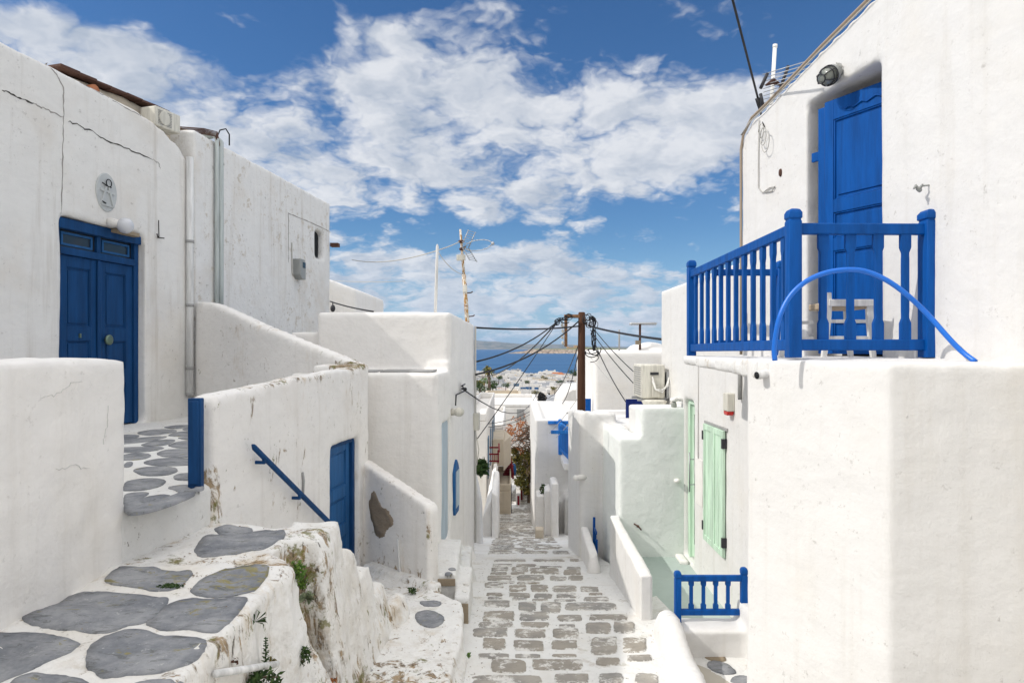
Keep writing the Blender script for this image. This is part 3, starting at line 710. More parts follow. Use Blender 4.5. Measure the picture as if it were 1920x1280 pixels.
for du, r in ((-.05, .032), (.05, .04), (.12, .014)):
    mb.tube([L2.w(u + du, .25, zt + .05), L2.w(u + du, .05, zt + .09), L2.w(u + du, -.05, zt + .0), L2.w(u + du, -.05, 1.2), L2.w(u + du, -.045, -.3)], r, 8)
mb.build('downpipe', M['verdigris'], h2)
mb = MB()
for k in range(5): mb.tube([L2.w(u + .1 + .02 * k, -.03, zt - .15 - .05 * k), L2.w(u - .12 + .01 * k, -.07, zt + .02 + .02 * k), L2.w(u - .16, .1, zt + .05 + .02 * k), L2.w(u - .3 - .1 * k, .5, zt + .02)], .010, 5)
mb.build('pipe_lagging', M['browniron'], h2)
mu, mz = L2.hit(555, 505)
mt_ = thing('meter_box', 'grey electricity meter box on the weathered wall left of the small dark window', 'meter box', L2.w(mu, 0, mz))
mb = MB(); mb.slab([(mu - .13, mz - .12), (mu - .05, mz - .2), (mu + .13, mz - .2), (mu + .14, mz + .12), (mu + .1, mz + .2), (mu - .13, mz + .2)], -.15, .02, L2.M); bx_ = mb.build('housing', M['greyplastic'], mt_, bevel=.015)
mb = MB(); mb.box(mu - .02, mu + .10, -.158, -.14, mz + .03, mz + .14, L2.M); mb.build('meter_window', M['glass'], mt_)
mb = MB(); mb.tube([L2.w(mu - .14, -.02, mz - .15), L2.w(mu - .2, -.01, mz - .1), L2.w(mu - .2, -.01, mz + .5)], .012, 6); mb.build('conduit', M['grey_cable'], mt_)
sb = MB(); q = L2.w(U2(15.4), -.02, 2.3); sb.box(q.x - .02, q.x + .16, q.y - .05, q.y + .12, 2.28, 2.36)
tag(sb.build('bracket', M['browniron'], loc=q), 'small rusty bracket at the far corner of the tall weathered house', 'bracket')
# roof wall with its brown sheet behind the near house
rw = thing('parapet_wall', 'stained rooftop wall capped by a thin dark brown sheet behind the near house roof', 'wall', (-5.2, 9.8, 2.8))
fr = Fr(-5.62, 8.45, .30, 1, side=-1)
mb = MB(); mb.slab([(0, 2.6), (2.6, 2.6), (2.6, 3.36), (1.7, 3.42), (.9, 3.46), (0, 3.42)], 0, .35, fr.M)
organic(mb, 'wall', M['beige'], rw, .05, 3, .02, .4)
mb = MB()
for k in range(7):
    u0 = -.05 + k * .25; mb.slab([(u0, 3.45 + random.uniform(-.01, .012)), (u0 + .27, 3.455 + random.uniform(-.01, .012)), (u0 + .27, 3.49), (u0, 3.486 + random.uniform(-.01, .01))], -.09 + random.uniform(-.02, .02), .8, fr.M)
mb.build('roof_sheet', M['browniron'], rw, bevel=.003)
p = fr.w(.42, -.02, 3.33); mb = MB(); mb.tube([p + fr.n * .1, p - fr.n * .10], .07, 10); mb.build('clay_spout', M['terracotta'], rw)
def ac_unit(label, c, w_, d_, h_, Mx, grp=None, dark_side=False):
    t = thing('ac_unit', label, 'air conditioner', Mx @ Vector(c), grp)
    x, y, z = c
    mb = MB(); mb.box(x, x + w_, y, y + d_, z, z + h_, Mx); mb.build('housing', M['cream'], t, bevel=.02)
    mb = MB()
    for k in range(9): mb.box(x + .04, x + w_ * .62, y - .008, y + .012, z + h_ * .12 + k * h_ * .085, z + h_ * .12 + k * h_ * .085 + h_ * .03, Mx)
    mb.build('grille', M['concrete'], t)
    mb = MB(); mb.loft([[Mx @ Vector((x + w_ * .33 + r * h_ * math.cos(k * math.pi / 10), y + q, z + h_ * .48 + r * h_ * math.sin(k * math.pi / 10))) for k in range(20)] for r, q in ((.36, .005), (.36, -.014), (.33, -.018), (.05, -.02))]); mb.build('fan_guard', M['cream'], t)
    return t
ac_unit('small cream air conditioner on the roof of the near left house', (1.18, -.35, 3.10), .46, .28, .27, fr.M)
mb = MB(); q = fr.w(2.75, -.05, 3.42); mb.tube([q + Vector((0, 0, -.15)), q, q + Vector((.03, .04, .12)), q + Vector((.1, .1, .16)), q + Vector((.14, .14, .08)), q + Vector((.14, .14, -.1))], .012, 6)
tag(mb.build('vent_pipe', M['black'], loc=q), 'thin dark gooseneck pipe curling up behind the rooftop air conditioner', 'pipe')
# far small white house peeping between
h5 = thing('house', 'small white house peeping out behind the corner of the tall weathered house', 'house', P(600, 560, 24))
mb = MB(); a = P(560, 525, 24); b_ = P(660, 542, 24); mb.prism([(a.x - 2, 24), (b_.x - .9, 24), (b_.x, 24.6), (b_.x, 30), (a.x - 2, 30)], -6, [2.6, 2.45, 2.1, 2.1, 2.5]); organic(mb, 'wall', M['white'], h5, .09, 3, .01)
mb = MB(); q = P(624, 578, 23.8); mb.tube([q + Vector((0, .3, .2)), q + Vector((0, 0, .22)), q + Vector((0, 0, .1))], .02, 6); mb.ball(q, (.09, .09, .13), 8, 6)
tag(mb.build('wall_lantern', M['darksteel'], loc=q), 'tiny dark wall lantern on the small white house behind the weathered corner', 'lantern')
# ---- terrace
TZ = -1.0
HW = Fr(-2.964, 0, .148, 1, side=-1); UH = lambda Y: U(HW, Y)
def hx(Y): return -2.964 + .148 * Y
mb = MB(); mb.prism([(-6.1, 0), (-2.42, 0), (-2.40, 4.1), (-2.24, 5.08), (hx(8.35) - .26, 8.3), (-4.6, 10.2), (-5.3, 10.2), (-6.3, 4)], -3.2, TZ)
ter = struct(organic(mb, 'terrace', M['floorwhite'], None, .045, 4, .006, .6)); bvt = bvh_of(ter)
TS = [[(473, 640-640+960-6)]]
def pxs(l, ox=0, oy=0, s=1): return [(ox + x * s, oy + y * s) for x, y in l]
def slates(name, bv, z, shapes, label=None, parent=None, mt=None, off=.006):
    mb = MB()
    for sh in shapes:
        loop = [G(x, y, z) for x, y in sh]; loop = smooth_loop(loop, 6, .004)
        patch(mb, loop, bv, (0, 0, -1), off, 4)
    return mb.build(name, mt or M['slate'], parent, recalc=False)
def ell(cx_, cy_, rx, ry, rot=0, n=9, jit=.08):
    out = []
    for i in range(n):
        a = 2 * math.pi * i / n; r = 1 + random.uniform(-jit, jit)
        x, y = rx * r * math.cos(a), ry * r * math.sin(a); out.append((cx_ + x * math.cos(rot) - y * math.sin(rot), cy_ + x * math.sin(rot) + y * math.cos(rot)))
    return out
z2 = lambda l: [(x / 2, 640 + y / 2) for x, y in l]
shapes = [z2(s) for s in (
 [(466, 610), (520, 590), (600, 574), (700, 567), (733, 569), (690, 592), (600, 625), (520, 644), (475, 642)],
 [(470, 575), (520, 566), (558, 569), (530, 588), (480, 606), (462, 606)],
 [(472, 528), (520, 516), (590, 514), (622, 526), (600, 545), (540, 558), (480, 560), (462, 556)],
 [(630, 549), (680, 540), (740, 541), (766, 548), (740, 558), (670, 560)],
 [(650, 508), (670, 497), (710, 493), (745, 497), (745, 517), (700, 523), (660, 520)],
 [(500, 487), (530, 475), (600, 470), (655, 475), (664, 488), (620, 502), (540, 503)],
 [(538, 458), (580, 443), (660, 438), (720, 442), (760, 452), (720, 465), (600, 468)],
 [(588, 422), (620, 408), (690, 404), (760, 408), (760, 430), (690, 436), (620, 434)],
 [(440, 432), (500, 419), (550, 421), (565, 431), (530, 444), (440, 447)],
 [(440, 400), (520, 396), (600, 397), (612, 403), (560, 413), (440, 417)],
 [(530, 388), (580, 374), (640, 369), (656, 374), (620, 388), (560, 394)],
 [(632, 388), (680, 375), (760, 373), (760, 396), (690, 401), (650, 397)],
 [(440, 372), (520, 362), (600, 357), (624, 360), (560, 376), (480, 384), (440, 386)],
 [(440, 354), (500, 350), (524, 354), (500, 364), (440, 370)],
 [(514, 345), (560, 334), (630, 330), (664, 335), (630, 346), (560, 353)],
 [(632, 352), (670, 339), (740, 335), (760, 345), (720, 355), (660, 357)],
 [(668, 364), (700, 359), (770, 358), (770, 370), (710, 371)],
 [(616, 323), (660, 316), (710, 316), (700, 324), (650, 328)],
 [(684, 330), (710, 324), (760, 323), (760, 332), (710, 334)],
 [(476, 456), (495, 455), (498, 464), (480, 474), (460, 470)])]
slt = slates('terrace_slates', bvt, TZ, shapes); slt.parent = ter
# extra slates hidden from the photograph by the near wall
# ---- near block
mb = MB(); mb.prism([(-3.15, .6), (-2.44, .6), (-2.40, 3.0), (-2.385, 4.24), (-3.05, 4.26)], -3.2, [-.05, -.045, -.05, -.068, -.06])
nb = organic(mb, 'garden_wall', M['white_left'], None, .04, 5, .02, .5)
nb.data.materials[0] = M['white']
tag(nb, 'thick bright whitewashed block wall with a rounded corner, nearest at the left edge', 'wall')
# ---- landing and upper path
LZ, PZ = -1.31, -1.335
mb = MB()
mb.prism([(-2.5, 4.05), (-1.40, 4.05), (-1.40, 4.25), (-1.53, 4.36), (-1.53, 4.62), (-1.42, 4.78), (-1.37, 4.9), (-1.42, 5.02), (-2.4, 5.12)], -3.1, LZ)
mb.prism([(-2.6, -.5), (-1.33, -.5), (-1.33, 3), (-1.36, 4.2), (-2.5, 4.3)], -3.1, PZ)
def flare(mb, y0, y1, xt, xb, zt, zb=-3.1, x0=-1.7):
    mb.add([(x0, y0, zb), (xb, y0, zb), (xb, y1, zb), (x0, y1, zb), (x0, y0, zt), (xt, y0, zt), (xt, y1, zt), (x0, y1, zt)], [(3, 2, 1, 0), (4, 5, 6, 7), (0, 1, 5, 4), (1, 2, 6, 5), (2, 3, 7, 6), (3, 0, 4, 7)])
flare(mb, 3.98, 4.27, -1.335, -1.10, -1.365); flare(mb, 2.2, 3.98, -1.36, -1.20, -1.375); flare(mb, 3.3, 3.55, -1.33, -1.15, -1.42)
mb.ball((-1.42, 4.12, -1.40), (.12, .15, .09), 12, 8)
flare(mb, 4.74, 5.3, -1.34, -1.10, -1.34)
mb.tube([(-1.25, 4.5, -3.1), (-1.33, 4.5, -2.3), (-1.46, 4.5, -1.8)], [.22, .16, .06], 10)
# stair steps going down beside the blue door
st = [(5.0, 5.42, -1.5), (5.36, 5.78, -1.72), (5.7, 6.1, -1.95), (6.02, 6.42, -2.18), (6.36, 6.85, -2.4)]
for (a, b_, z) in st: mb.prism([(-2.6, a), (-1.36, a), (-1.36, b_), (-2.5, b_)], -3.1, z)
for (y0_, y1_, zt_, xt, xb) in ((4.9, 5.22, -1.42, -1.32, -1.08), (5.2, 5.62, -1.66, -1.29, -1.04), (5.6, 6.02, -1.92, -1.26, -1.0), (6.0, 6.42, -2.2, -1.2, -.96), (6.4, 6.75, -2.42, -1.05, -.84)):
    flare(mb, y0_, y1_, xt, xb, zt_); mb.ball((xt - .075, (y0_ + y1_) / 2 + .04, zt_ - .02), (.085, .13, .075), 12, 8)
landing = struct(organic(mb, 'landing', M['rough'], None, .03, 3, .028, .30)); bvl = bvh_of(landing)
shp = [z2(s) for s in (
 [(390, 905), (420, 880), (480, 862), (560, 862), (650, 868), (718, 870), (715, 890), (670, 920), (600, 935), (500, 925), (430, 912)],
 [(84, 1060), (130, 1015), (210, 968), (300, 942), (400, 937), (520, 950), (610, 955), (632, 972), (600, 1010), (520, 1060), (420, 1086), (300, 1090), (180, 1078)],
 [(546, 1055), (570, 1025), (640, 980), (740, 963), (860, 965), (930, 972), (900, 1010), (850, 1070), (790, 1098), (680, 1088), (580, 1078)],
 [(716, 945), (745, 905), (830, 870), (920, 860), (1010, 862), (960, 930), (900, 955), (800, 958)],
 [(-60, 1115), (0, 1100), (100, 1093), (200, 1100), (280, 1118), (300, 1142), (240, 1185), (150, 1220), (60, 1250), (-60, 1265)],
 [(320, 1190), (345, 1140), (420, 1100), (520, 1088), (640, 1105), (770, 1130), (750, 1180), (680, 1215), (560, 1240), (420, 1250), (345, 1225)],
 [(40, 1275), (120, 1248), (230, 1242), (320, 1255), (355, 1290), (260, 1340), (80, 1330)],
 [(470, 1300), (540, 1272), (640, 1268), (690, 1290), (600, 1330)],
 )]
s_ = slates('path_slates', bvl, PZ, shp); s_.parent = landing
shp = [[(365, 1030), (385, 1010), (430, 1002), (490, 992), (530, 995), (534, 1006), (510, 1023), (460, 1036), (400, 1041), (372, 1038)],
       [(402, 995), (420, 990), (450, 989), (474, 990), (465, 998), (435, 1004), (410, 1003)]]
s_ = slates('landing_slates', bvl, LZ, shp); s_.parent = landing
# ---- handrail wall with the small blue door
hw = thing('wall', 'whitewashed retaining wall with the sloping blue handrail and the narrow blue door', 'wall', (-2.1, 6.6, -2.6))
mb = MB(); dY0, dY1, dZ = 7.18, 7.98, -1.035
tp = lambda Y: -.37 + (Y - 5.06) / 3.2 * .17
mb.slab([(UH(5.06), -3.1), (UH(dY0), -3.1), (UH(dY0), tp(dY0)), (UH(6.5), tp(6.5) + .02), (UH(5.06), tp(5.06))], 0, .2, HW.M)
mb.slab([(UH(dY1), -3.1), (UH(8.3), -3.1), (UH(8.3), -.19), (UH(dY1), tp(dY1))], 0, .3, HW.M)
mb.slab([(UH(dY0 - .2), dZ), (UH(dY1 + .2), dZ), (UH(dY1 + .2), tp(dY1)), (UH(dY0 - .2), tp(dY0))], 0, .2, HW.M)
mb.slab([(UH(dY0 - .2), -3.1), (UH(dY1 + .2), -3.1), (UH(dY1 + .2), -2.62), (UH(dY0 - .2), -2.62)], 0, .2, HW.M)
mb.slab([(UH(8.0), -3.1), (UH(8.3), -3.1), (UH(8.3), -.19), (UH(8.0), tp(8.0))], 0, .6, HW.M)
hwall = organic(mb, 'wall', M['white_capped'], hw, .035, 2, .012, .5); bvh_w = bvh_of(hwall)
NBF = Fr(-2.40, 0, .012, 1, side=-1); bvn_ = bvh_of(nb); HAIR = mat('hairline_crack', (.60, .59, .57), .95)[0]
for px_l in ([(95, 748), (125, 738), (142, 720), (165, 716)], [(205, 830), (212, 800), (216, 760)], [(120, 880), (150, 872), (178, 880)]):
    crack('crack', NBF, px_l, HAIR, nb, .0018, bvn_, .010)
a = panel_door('door', HW, UH(dY0) - .02, UH(dY1) - .06, -2.60, dZ + .005, .10, (.34, .62), M['blue2'], hw, .10, (.14, .13, .13))
mb = MB(); mb.box(UH(dY1) - .06, UH(dY1) + .01, .06, .16, -2.6, dZ + .01, HW.M).box(UH(dY0), UH(dY1) - .06, .061, .099, dZ - .05, dZ + .01, HW.M); mb.build('door_frame', M['blue'], hw, bevel=.006)
a = UH(5.5); hz = lambda Y: -.79 + (Y - 5.5) / (7.06 - 5.5) * (-1.06)
hr = thing('handrail', 'sloping blue wooden handrail fixed to the whitewashed wall above the stair', 'handrail', HW.w(a, 0, hz(5.5)))
mb = MB(); q0, q1 = UH(5.48), UH(7.2)
mb.slab([(q0, -.765), (q0 + .02, -.82), (q1, hz(7.2) - .022), (q1, hz(7.2) + .03)], -.10, -.055, HW.M); mb.build('rail', M['blue'], hr, bevel=.012)
for Y in (5.66, 6.3, 6.95):
    mb = MB(); u = UH(Y); mb.box(u - .012, u + .012, -.085, .02, hz(Y) - .062, hz(Y) - .035, HW.M).box(u - .018, u + .018, -.09, -.065, hz(Y) - .045, hz(Y) - .012, HW.M); mb.build('bracket', M['blue'], hr, bevel=.004)
mb = MB(); u, z = HW.hit(566, 895); mb.tube([HW.w(u, -.005, z + .05), HW.w(u + .01, -.012, z - .03), HW.w(u, -.008, z - .17)], .014, 6); mb.build('wall_pipe', M['concrete'], hw)
# post
gp = MB(); gp.box(-2.33, -2.235, 4.90, 4.96, TZ - .02, -.362)
gp.box(-2.322, -2.243, 4.885, 4.901, TZ + .02, -.38)
tag(gp.build('gate_post', M['blue'], bevel=.008, loc=(-2.28, 4.93, TZ)), 'short blue wooden gate post at the edge of the slate terrace', 'post')
# grey shaded parapet
fp = Fr(-4.68, 10.05, 2.80, -1.82, side=-1); Lp = math.hypot(2.8, 1.82)
pw = MB(); pw.slab([(0, -3.0), (Lp, -3.0), (Lp, -.20), (Lp * .44, .32), (Lp * .2, .575), (Lp * .12, .65), (0, .69)], -.0, .22, fp.M)
o = organic(pw, 'parapet_wall', M['white_capped'], None, .045, 4, .01, .7, loc=(-3.3, 9.1, -1))
tag(o, 'shaded grey parapet wall sloping down behind the slate terrace', 'wall')
# triangular buttress wall with the bare patch
TR = Fr(-1.78, 8.13, .88, -.78, side=-1); 
a0 = TR.hit(690, 870); a1 = TR.hit(803, 948); Lt = a1[0]
tw = thing('wall', 'triangular whitewashed stair wall with a large bare mortar patch beside the narrow blue door', 'wall', TR.w(.6, 0, -2.6))
mb = MB(); mb.slab([(-.1, -3.2), (Lt, -3.2), (Lt, a1[1] - .08), (Lt - .05, a1[1]), (0, a0[1]), (-.1, a0[1] + .03)], 0, .17, TR.M)
trw = organic(mb, 'wall', M['white_capped'], tw, .03, 2, .012, .5); bvr = bvh_of(trw)
loop = []
for x, y in ((597, 562), (606, 563), (618, 590), (634, 620), (655, 632), (662, 650), (673, 668), (672, 690), (655, 702), (648, 715), (640, 732), (620, 734), (608, 720), (600, 690), (590, 660), (582, 610), (588, 585)):
    u, z = TR.hit(400 + x / 2, 640 + y / 2); loop.append(TR.w(u, 0, z))
mb = MB(); patch(mb, smooth_loop(loop, 4, .012), bvr, TR.n, .004, 3); mb.build('bare_patch', M['mortar'], tw, recalc=False)
mb = MB(); pts = []
for x, y in ((697, 740), (700, 790), (703, 850), (715, 890), (750, 920), (785, 955)):
    u, z = TR.hit(400 + x / 2, 640 + y / 2); pts.append(TR.w(u, -.02, z))
mb.tube(pts, .016, 7); mb.build('drain_hose', M['pipewhite'], tw)
# ---- lower platform and little steps by the grey door
mb = MB(); mb.prism([(-2.0, 5.0), (-.50, 5.0), (-.44, 6.2), (-.50, 6.95), (-1.0, 7.45), (-1.9, 8.2), (-2.2, 7.0)], -3.3, -2.585)
mb.prism([(-.55, 2), (-.40, 2), (-.40, 6.1), (-.55, 6.2)], -3.3, -2.72)
mb.prism([(-1.75, 7.9), (-.85, 7.2), (-.75, 7.32), (-1.6, 8.2)], -3.0, -2.50)
plat = struct(organic(mb, 'platform', M['rough'], None, .035, 3, .02, .3)); bvp = bvh_of(plat)
s_ = slates('platform_slates', bvp, -2.585, [ell(808, 1131, 21, 6), ell(806, 1160, 27, 14, .1), [(700, 1134), (715, 1130), (735, 1135), (743, 1150), (738, 1160), (725, 1150), (712, 1160), (702, 1150)]], off=.008); s_.parent = plat
mb = MB()
mb.prism([(-.60, 7.12), (-.44, 7.12), (-.47, 8.15), (-.66, 8.15)], -3.3, -2.60)
mb.prism([(-.93, 7.46), (-.61, 7.5), (-.66, 8.9), (-1.0, 8.9)], -3.3, -2.48)
mb.prism([(-.70, 8.1), (-.52, 8.1), (-.56, 9.6), (-.9, 9.6)], -3.4, -2.78)
mb.tube([(-.62, 9.3, -3.4), (-.66, 9.35, -3.0), (-.72, 9.4, -2.7)], [.2, .13, .05], 8)
stp = struct(organic(mb, 'doorsteps', M['floorwhite'], None, .03, 3, .01, .3)); bvs = bvh_of(stp)
mb = MB(); mb.box(-.605, -.455, 7.105, 7.12, -2.9, -2.66).box(-.915, -.62, 7.452, 7.47, -2.60, -2.52)
mb.add([(-1.06, 7.95, -2.46), (-.93, 7.95, -2.46), (-.93, 8.6, -2.46), (-1.06, 8.6, -2.46)], [(0, 1, 2, 3)])
r_ = mb.build('riser_stone', M['tan'], None, bevel=.006, recalc=False); r_.parent = stp
s_ = slates('step_slates', bvs, -2.60, [ell(874, 1094, 6, 4), ell(872, 1107, 5, 2.5)], mt=M['stone'], off=.008); s_.parent = stp
s_ = slates('step_slates', bvs, -2.48, [ell(848, 1067, 7, 2.6), ell(841, 1075, 7, 2.5)], off=.008); s_.parent = stp
# ---- third building at the lane corner
L3 = Fr(-.93, 8.6, .27, 3.5, side=-1); U3 = lambda Y: U(L3, Y)
h3 = thing('house', 'white corner house with a flat parapet roof and a tall grey door', 'house', (-1.8, 10, -3))
mb = MB(); gy0, gy1, gz = 8.86, 9.50, -1.0
mb.prism([(-2.8, 8.62), (-1.0, 8.6), (-.97, 8.62), (-1.15, 8.9), (-2.8, 8.9)], -3.5, -.32)
mb.prism([(-2.8, 8.75), (-1.1, 8.75), (-1.1, 12.0), (-2.8, 12.0)], -3.5, -.32)
mb.slab(rect(U3(8.6), U3(gy0), -3.5, -.32), 0, .3, L3.M).slab(rect(U3(gy1), U3(12.1), -3.5, -.2), 0, .3, L3.M)
mb.slab(rect(U3(gy0 - .15), U3(gy1 + .1), gz, -.32), 0, .3, L3.M).slab(rect(U3(gy0 - .15), U3(gy1 + .1), -3.5, -2.72), 0, .3, L3.M)
mb.prism([(-2.72, 9.55), (-.86, 9.55), (-.67, 12.1), (-2.72, 12.1)], -1.5, [.50, .50, .42, .46])
mb.prism([(-3.15, 9.7), (-2.5, 9.7), (-2.5, 11), (-3.15, 11)], -1.5, .22)
mb.slab(rect(U3(9.2), U3(12.1), -4.2, -2.6), -.0, .4, L3.M)
mb.tube([(-.78, 11.2, -4.0), (-.80, 11.2, -3.4), (-.86, 11.2, -3.1)], [.3, .2, .06], 8)
w3 = organic(mb, 'wall', M['white'], h3, .035, 2, .010, .6); bv3 = bvh_of(w3)
mb = MB(); mb.box(-2.55, -1.75, 8.78, 9.3, -.32, -.295).box(-1.7, -1.02, 8.78, 9.3, -.318, -.29); mb.build('roof_slab', M['concrete'], h3, bevel=.008)
mb = MB(); mb.box(U3(gy0), U3(gy1), .035, .14, -2.75, gz, L3.M); dd = mb.build('door', M['greyblue'], h3)
mb = MB(); mb.box(U3(gy0) + .0, U3(gy0) + .03, .01, .035, -2.75, gz, L3.M); mb.build('door_frame', M['blue2'], h3, bevel=.004)
mu, mz = L3.hit(853, 915)
nf = thing('niche_frame', 'narrow blue framed niche box on the lane wall of the corner house', 'wall box', L3.w(mu, 0, mz))
mb = MB(); mb.slab([(mu - .15, mz - .36), (mu + .15, mz - .36), (mu + .2, mz - .26), (mu + .2, mz + .26), (mu + .1, mz + .36), (mu, mz + .42), (mu - .1, mz + .36), (mu - .2, mz + .26), (mu - .2, mz - .26)], -.035, .02, L3.M); mb.build('frame', M['blue2'], nf, bevel=.01)
mb = MB(); mb.box(mu - .13, mu + .13, -.042, -.03, mz - .26, mz + .26, L3.M); mb.build('glass', M['greyblue'], nf)
mu, mz = L3.hit(846, 772)
lp = thing('wall_lamp', 'small cream globe lamp on the corner house above the tall grey door', 'lamp', L3.w(mu, 0, mz))
mb = MB(); mb.ball(L3.w(mu, -.11, mz), (.075, .075, .065), 14, 9); mb.build('lamp_globe', M['cream'], lp)
mb = MB(); mb.tube([L3.w(mu, .0, mz), L3.w(mu, -.08, mz)], .05, 10); mb.build('lamp_mount', M['cream'], lp)
mb = MB(); pts = [L3.hit(*p) for p in ((849, 760), (850, 740), (866, 733), (862, 722))]; mb.tube([L3.w(u, -.04, z) for u, z in pts], .010, 6); mb.tube([L3.w(pts[3][0] + d, -.05, pts[3][1] + .03 * d) for d in (-.15, 0, .2)], .012, 6)
mb.ball(L3.w(pts[2][0], -.05, pts[2][1] + .03), .03, 8, 6)
tag(mb.build('cable_bracket', M['black'], loc=L3.w(pts[0][0], 0, pts[0][1])), 'bent black cable clamp on the corner house above the cream globe lamp', 'bracket')
mb = MB(); mb.tube([L3.w(U3(11.95), -.03, z) for z in (.38, -.5, -2, -3.4)], .018, 6); pp = mb.build('corner_pipe', M['grey_cable'], h3)
mu, mz = L3.hit(888, 790)
mb = MB(); mb.box(mu - .05, mu + .12, -.10, .0, mz - .15, mz + .15, L3.M); mb.tube([L3.w(mu, -.03, mz - .15), L3.w(mu + .1, -.08, mz - .5), L3.w(mu + .2, -.03, mz - .8), L3.w(mu + .15, -.02, mz - .3)], .01, 5)
tag(mb.build('junction_box', M['cream'], bevel=.006, loc=L3.w(mu, 0, mz)), 'small cream junction box at the far edge of the white corner house', 'junction box')
# antenna mast and white pole on it
a, b_ = P(877, 606, 11.9), P(863, 430, 11.9)
am = thing('antenna_mast', 'rust streaked leaning antenna mast on the roof of the white corner house', 'antenna', a)
mb = MB(); mb.tube([a - Vector((0, 0, .1)), a.lerp(b_, .3), a.lerp(b_, .52)], .036, 8); mb.tube([a.lerp(b_, .5), a.lerp(b_, .82), b_], [.024, .022, .018], 8); mb.build('mast', M['mast'], am)
mb = MB(); q = a.lerp(b_, .695); mb.box(q.x - .10, q.x + .010, q.y - .07, q.y + .02, q.z - .045, q.z + .05).box(q.x + .008, q.x + .05, q.y - .07, q.y + .02, q.z - .04, q.z + .048); mb.build('amplifier_box', M['cream'], am, bevel=.004)
mb = MB(); q = a.lerp(b_, .37); mb.box(q.x - .035, q.x + .035, q.y - .06, q.y + .03, q.z - .07, q.z + .05)
mb.build('amplifier_box', M['cream'], am, bevel=.005)
def yagi(am, c, refl_w, refl_h, Dr, boom, mat_=None, folded=True):
    """grid reflector and boom; Dr: world direction of the boom"""
    Dr = Vector(Dr).normalized(); S = Dr.cross(Vector((0, 0, 1))).normalized(); Z = S.cross(Dr).normalized()
    mb = MB()
    for half in (1, -1):
        A = (Z * half * .86 + Dr * .5).normalized()
        for k in range(7): q = c + A * (refl_h * (.1 + k / 7)); mb.tube([q - S * refl_w, q + S * refl_w], .0045, 5)
        for s_ in (-.75, .75): mb.tube([c + S * refl_w * s_, c + S * refl_w * s_ + A * refl_h], .008, 5)
    mb.build('reflector', M['steel'], am)
    mb = MB()
    if folded:
        pts = [c + Dr * (boom * (.5 - .5 * math.cos(t))) + Z * (.09 * math.sin(t)) for t in [2 * math.pi * i / 18 for i in range(19)]]
        mb.tube(pts, .007, 5)
        for p in pts[::2]: mb.tube([p - S * .045, p + S * .045], .004, 4)
        mb.ball(c + Dr * (boom + .02), .03, 8, 6)
    else:
        mb.tube([c, c + Dr * boom], .012, 6)
        for k in range(12): p = c + Dr * boom * (.15 + .07 * k); mb.tube([p - S * .09, p + S * .09], .004, 4)
    mb.build('boom', M['steel'], am)
q = P(872, 463, 11.8); yagi(am, q, .16, .30, (.93, -.45, .05), .52)
mb = MB(); q2 = a.lerp(b_, .79); mb.tube([q2, q], .02, 6); mb.ball(q2, (.05, .05, .03), 8, 5); mb.build('clamp', M['browniron'], am); mb = MB(); q3 = a.lerp(b_, .87); mb.ball(q3, (.06, .06, .028), 8, 5)
mb.build('clamp', M['browniron'], am)
for f in (.27, .02):
    mb = MB(); p = a.lerp(b_, f + .05); mb.tube([p, p + Vector((.1, 0, .01)), p + Vector((.13, 0, .03))], .011, 5); mb.build('clamp', M['browniron'], am)
a, b_ = P(816, 590, 10.2), P(820, 462, 10.2)
wp = MB(); wp.tube([a - Vector((0, 0, .1)), b_, b_ + Vector((0, 0, .015))], [.024, .021, .012], 8); wp.ball(b_ + Vector((0, 0, .0)), (.018, .018, .035), 8, 6)
tag(wp.build('roof_pole', M['whitewood'], loc=a), 'slim white painted pole standing on the corner house roof left of the rusty mast', 'pole')
# ================================================================ RIGHT SIDE
HR = Fr(3.5, 0, -.147, 1, side=1); UR = lambda Y: U(HR, Y)
h4 = thing('house', 'bright whitewashed upper house with the tall open blue door, nearest on the right', 'house', (4.5, 5, -.1))
mb = MB(); oy0, oy1, oz = 5.10, 6.05, 2.16
top = [(UR(-1), 4.1), (UR(2.5), 3.6), (UR(3.9), 3.08), (UR(4.6), 2.80), (UR(5.16), 2.64), (UR(5.8), 2.54), (UR(6.7), 2.37), (UR(7.05), 2.33), (UR(7.25), 2.16)]
def prof4(y0, y1, zb):
    zt = lambda u: interp(top, u); tpx = [p for p in top if UR(y0) < p[0] < UR(y1)]
    return [(UR(y0), zb), (UR(y1), zb), (UR(y1), zt(UR(y1)))] + tpx[::-1] + [(UR(y0), zt(UR(y0)))]
mb.slab(prof4(-1, oy0, -.3), 0, .35, HR.M).slab(prof4(oy1, 7.25, -.3), 0, .35, HR.M).slab(prof4(oy0 - .2, oy1 + .2, oz), 0, .35, HR.M)
mb.slab(prof4(-1, 7.25, -.3), .33, 3.5, HR.M)
w4 = organic(mb, 'wall', M['white_right'], h4, .032, 1, .008, .8); bv4 = bvh_of(w4)
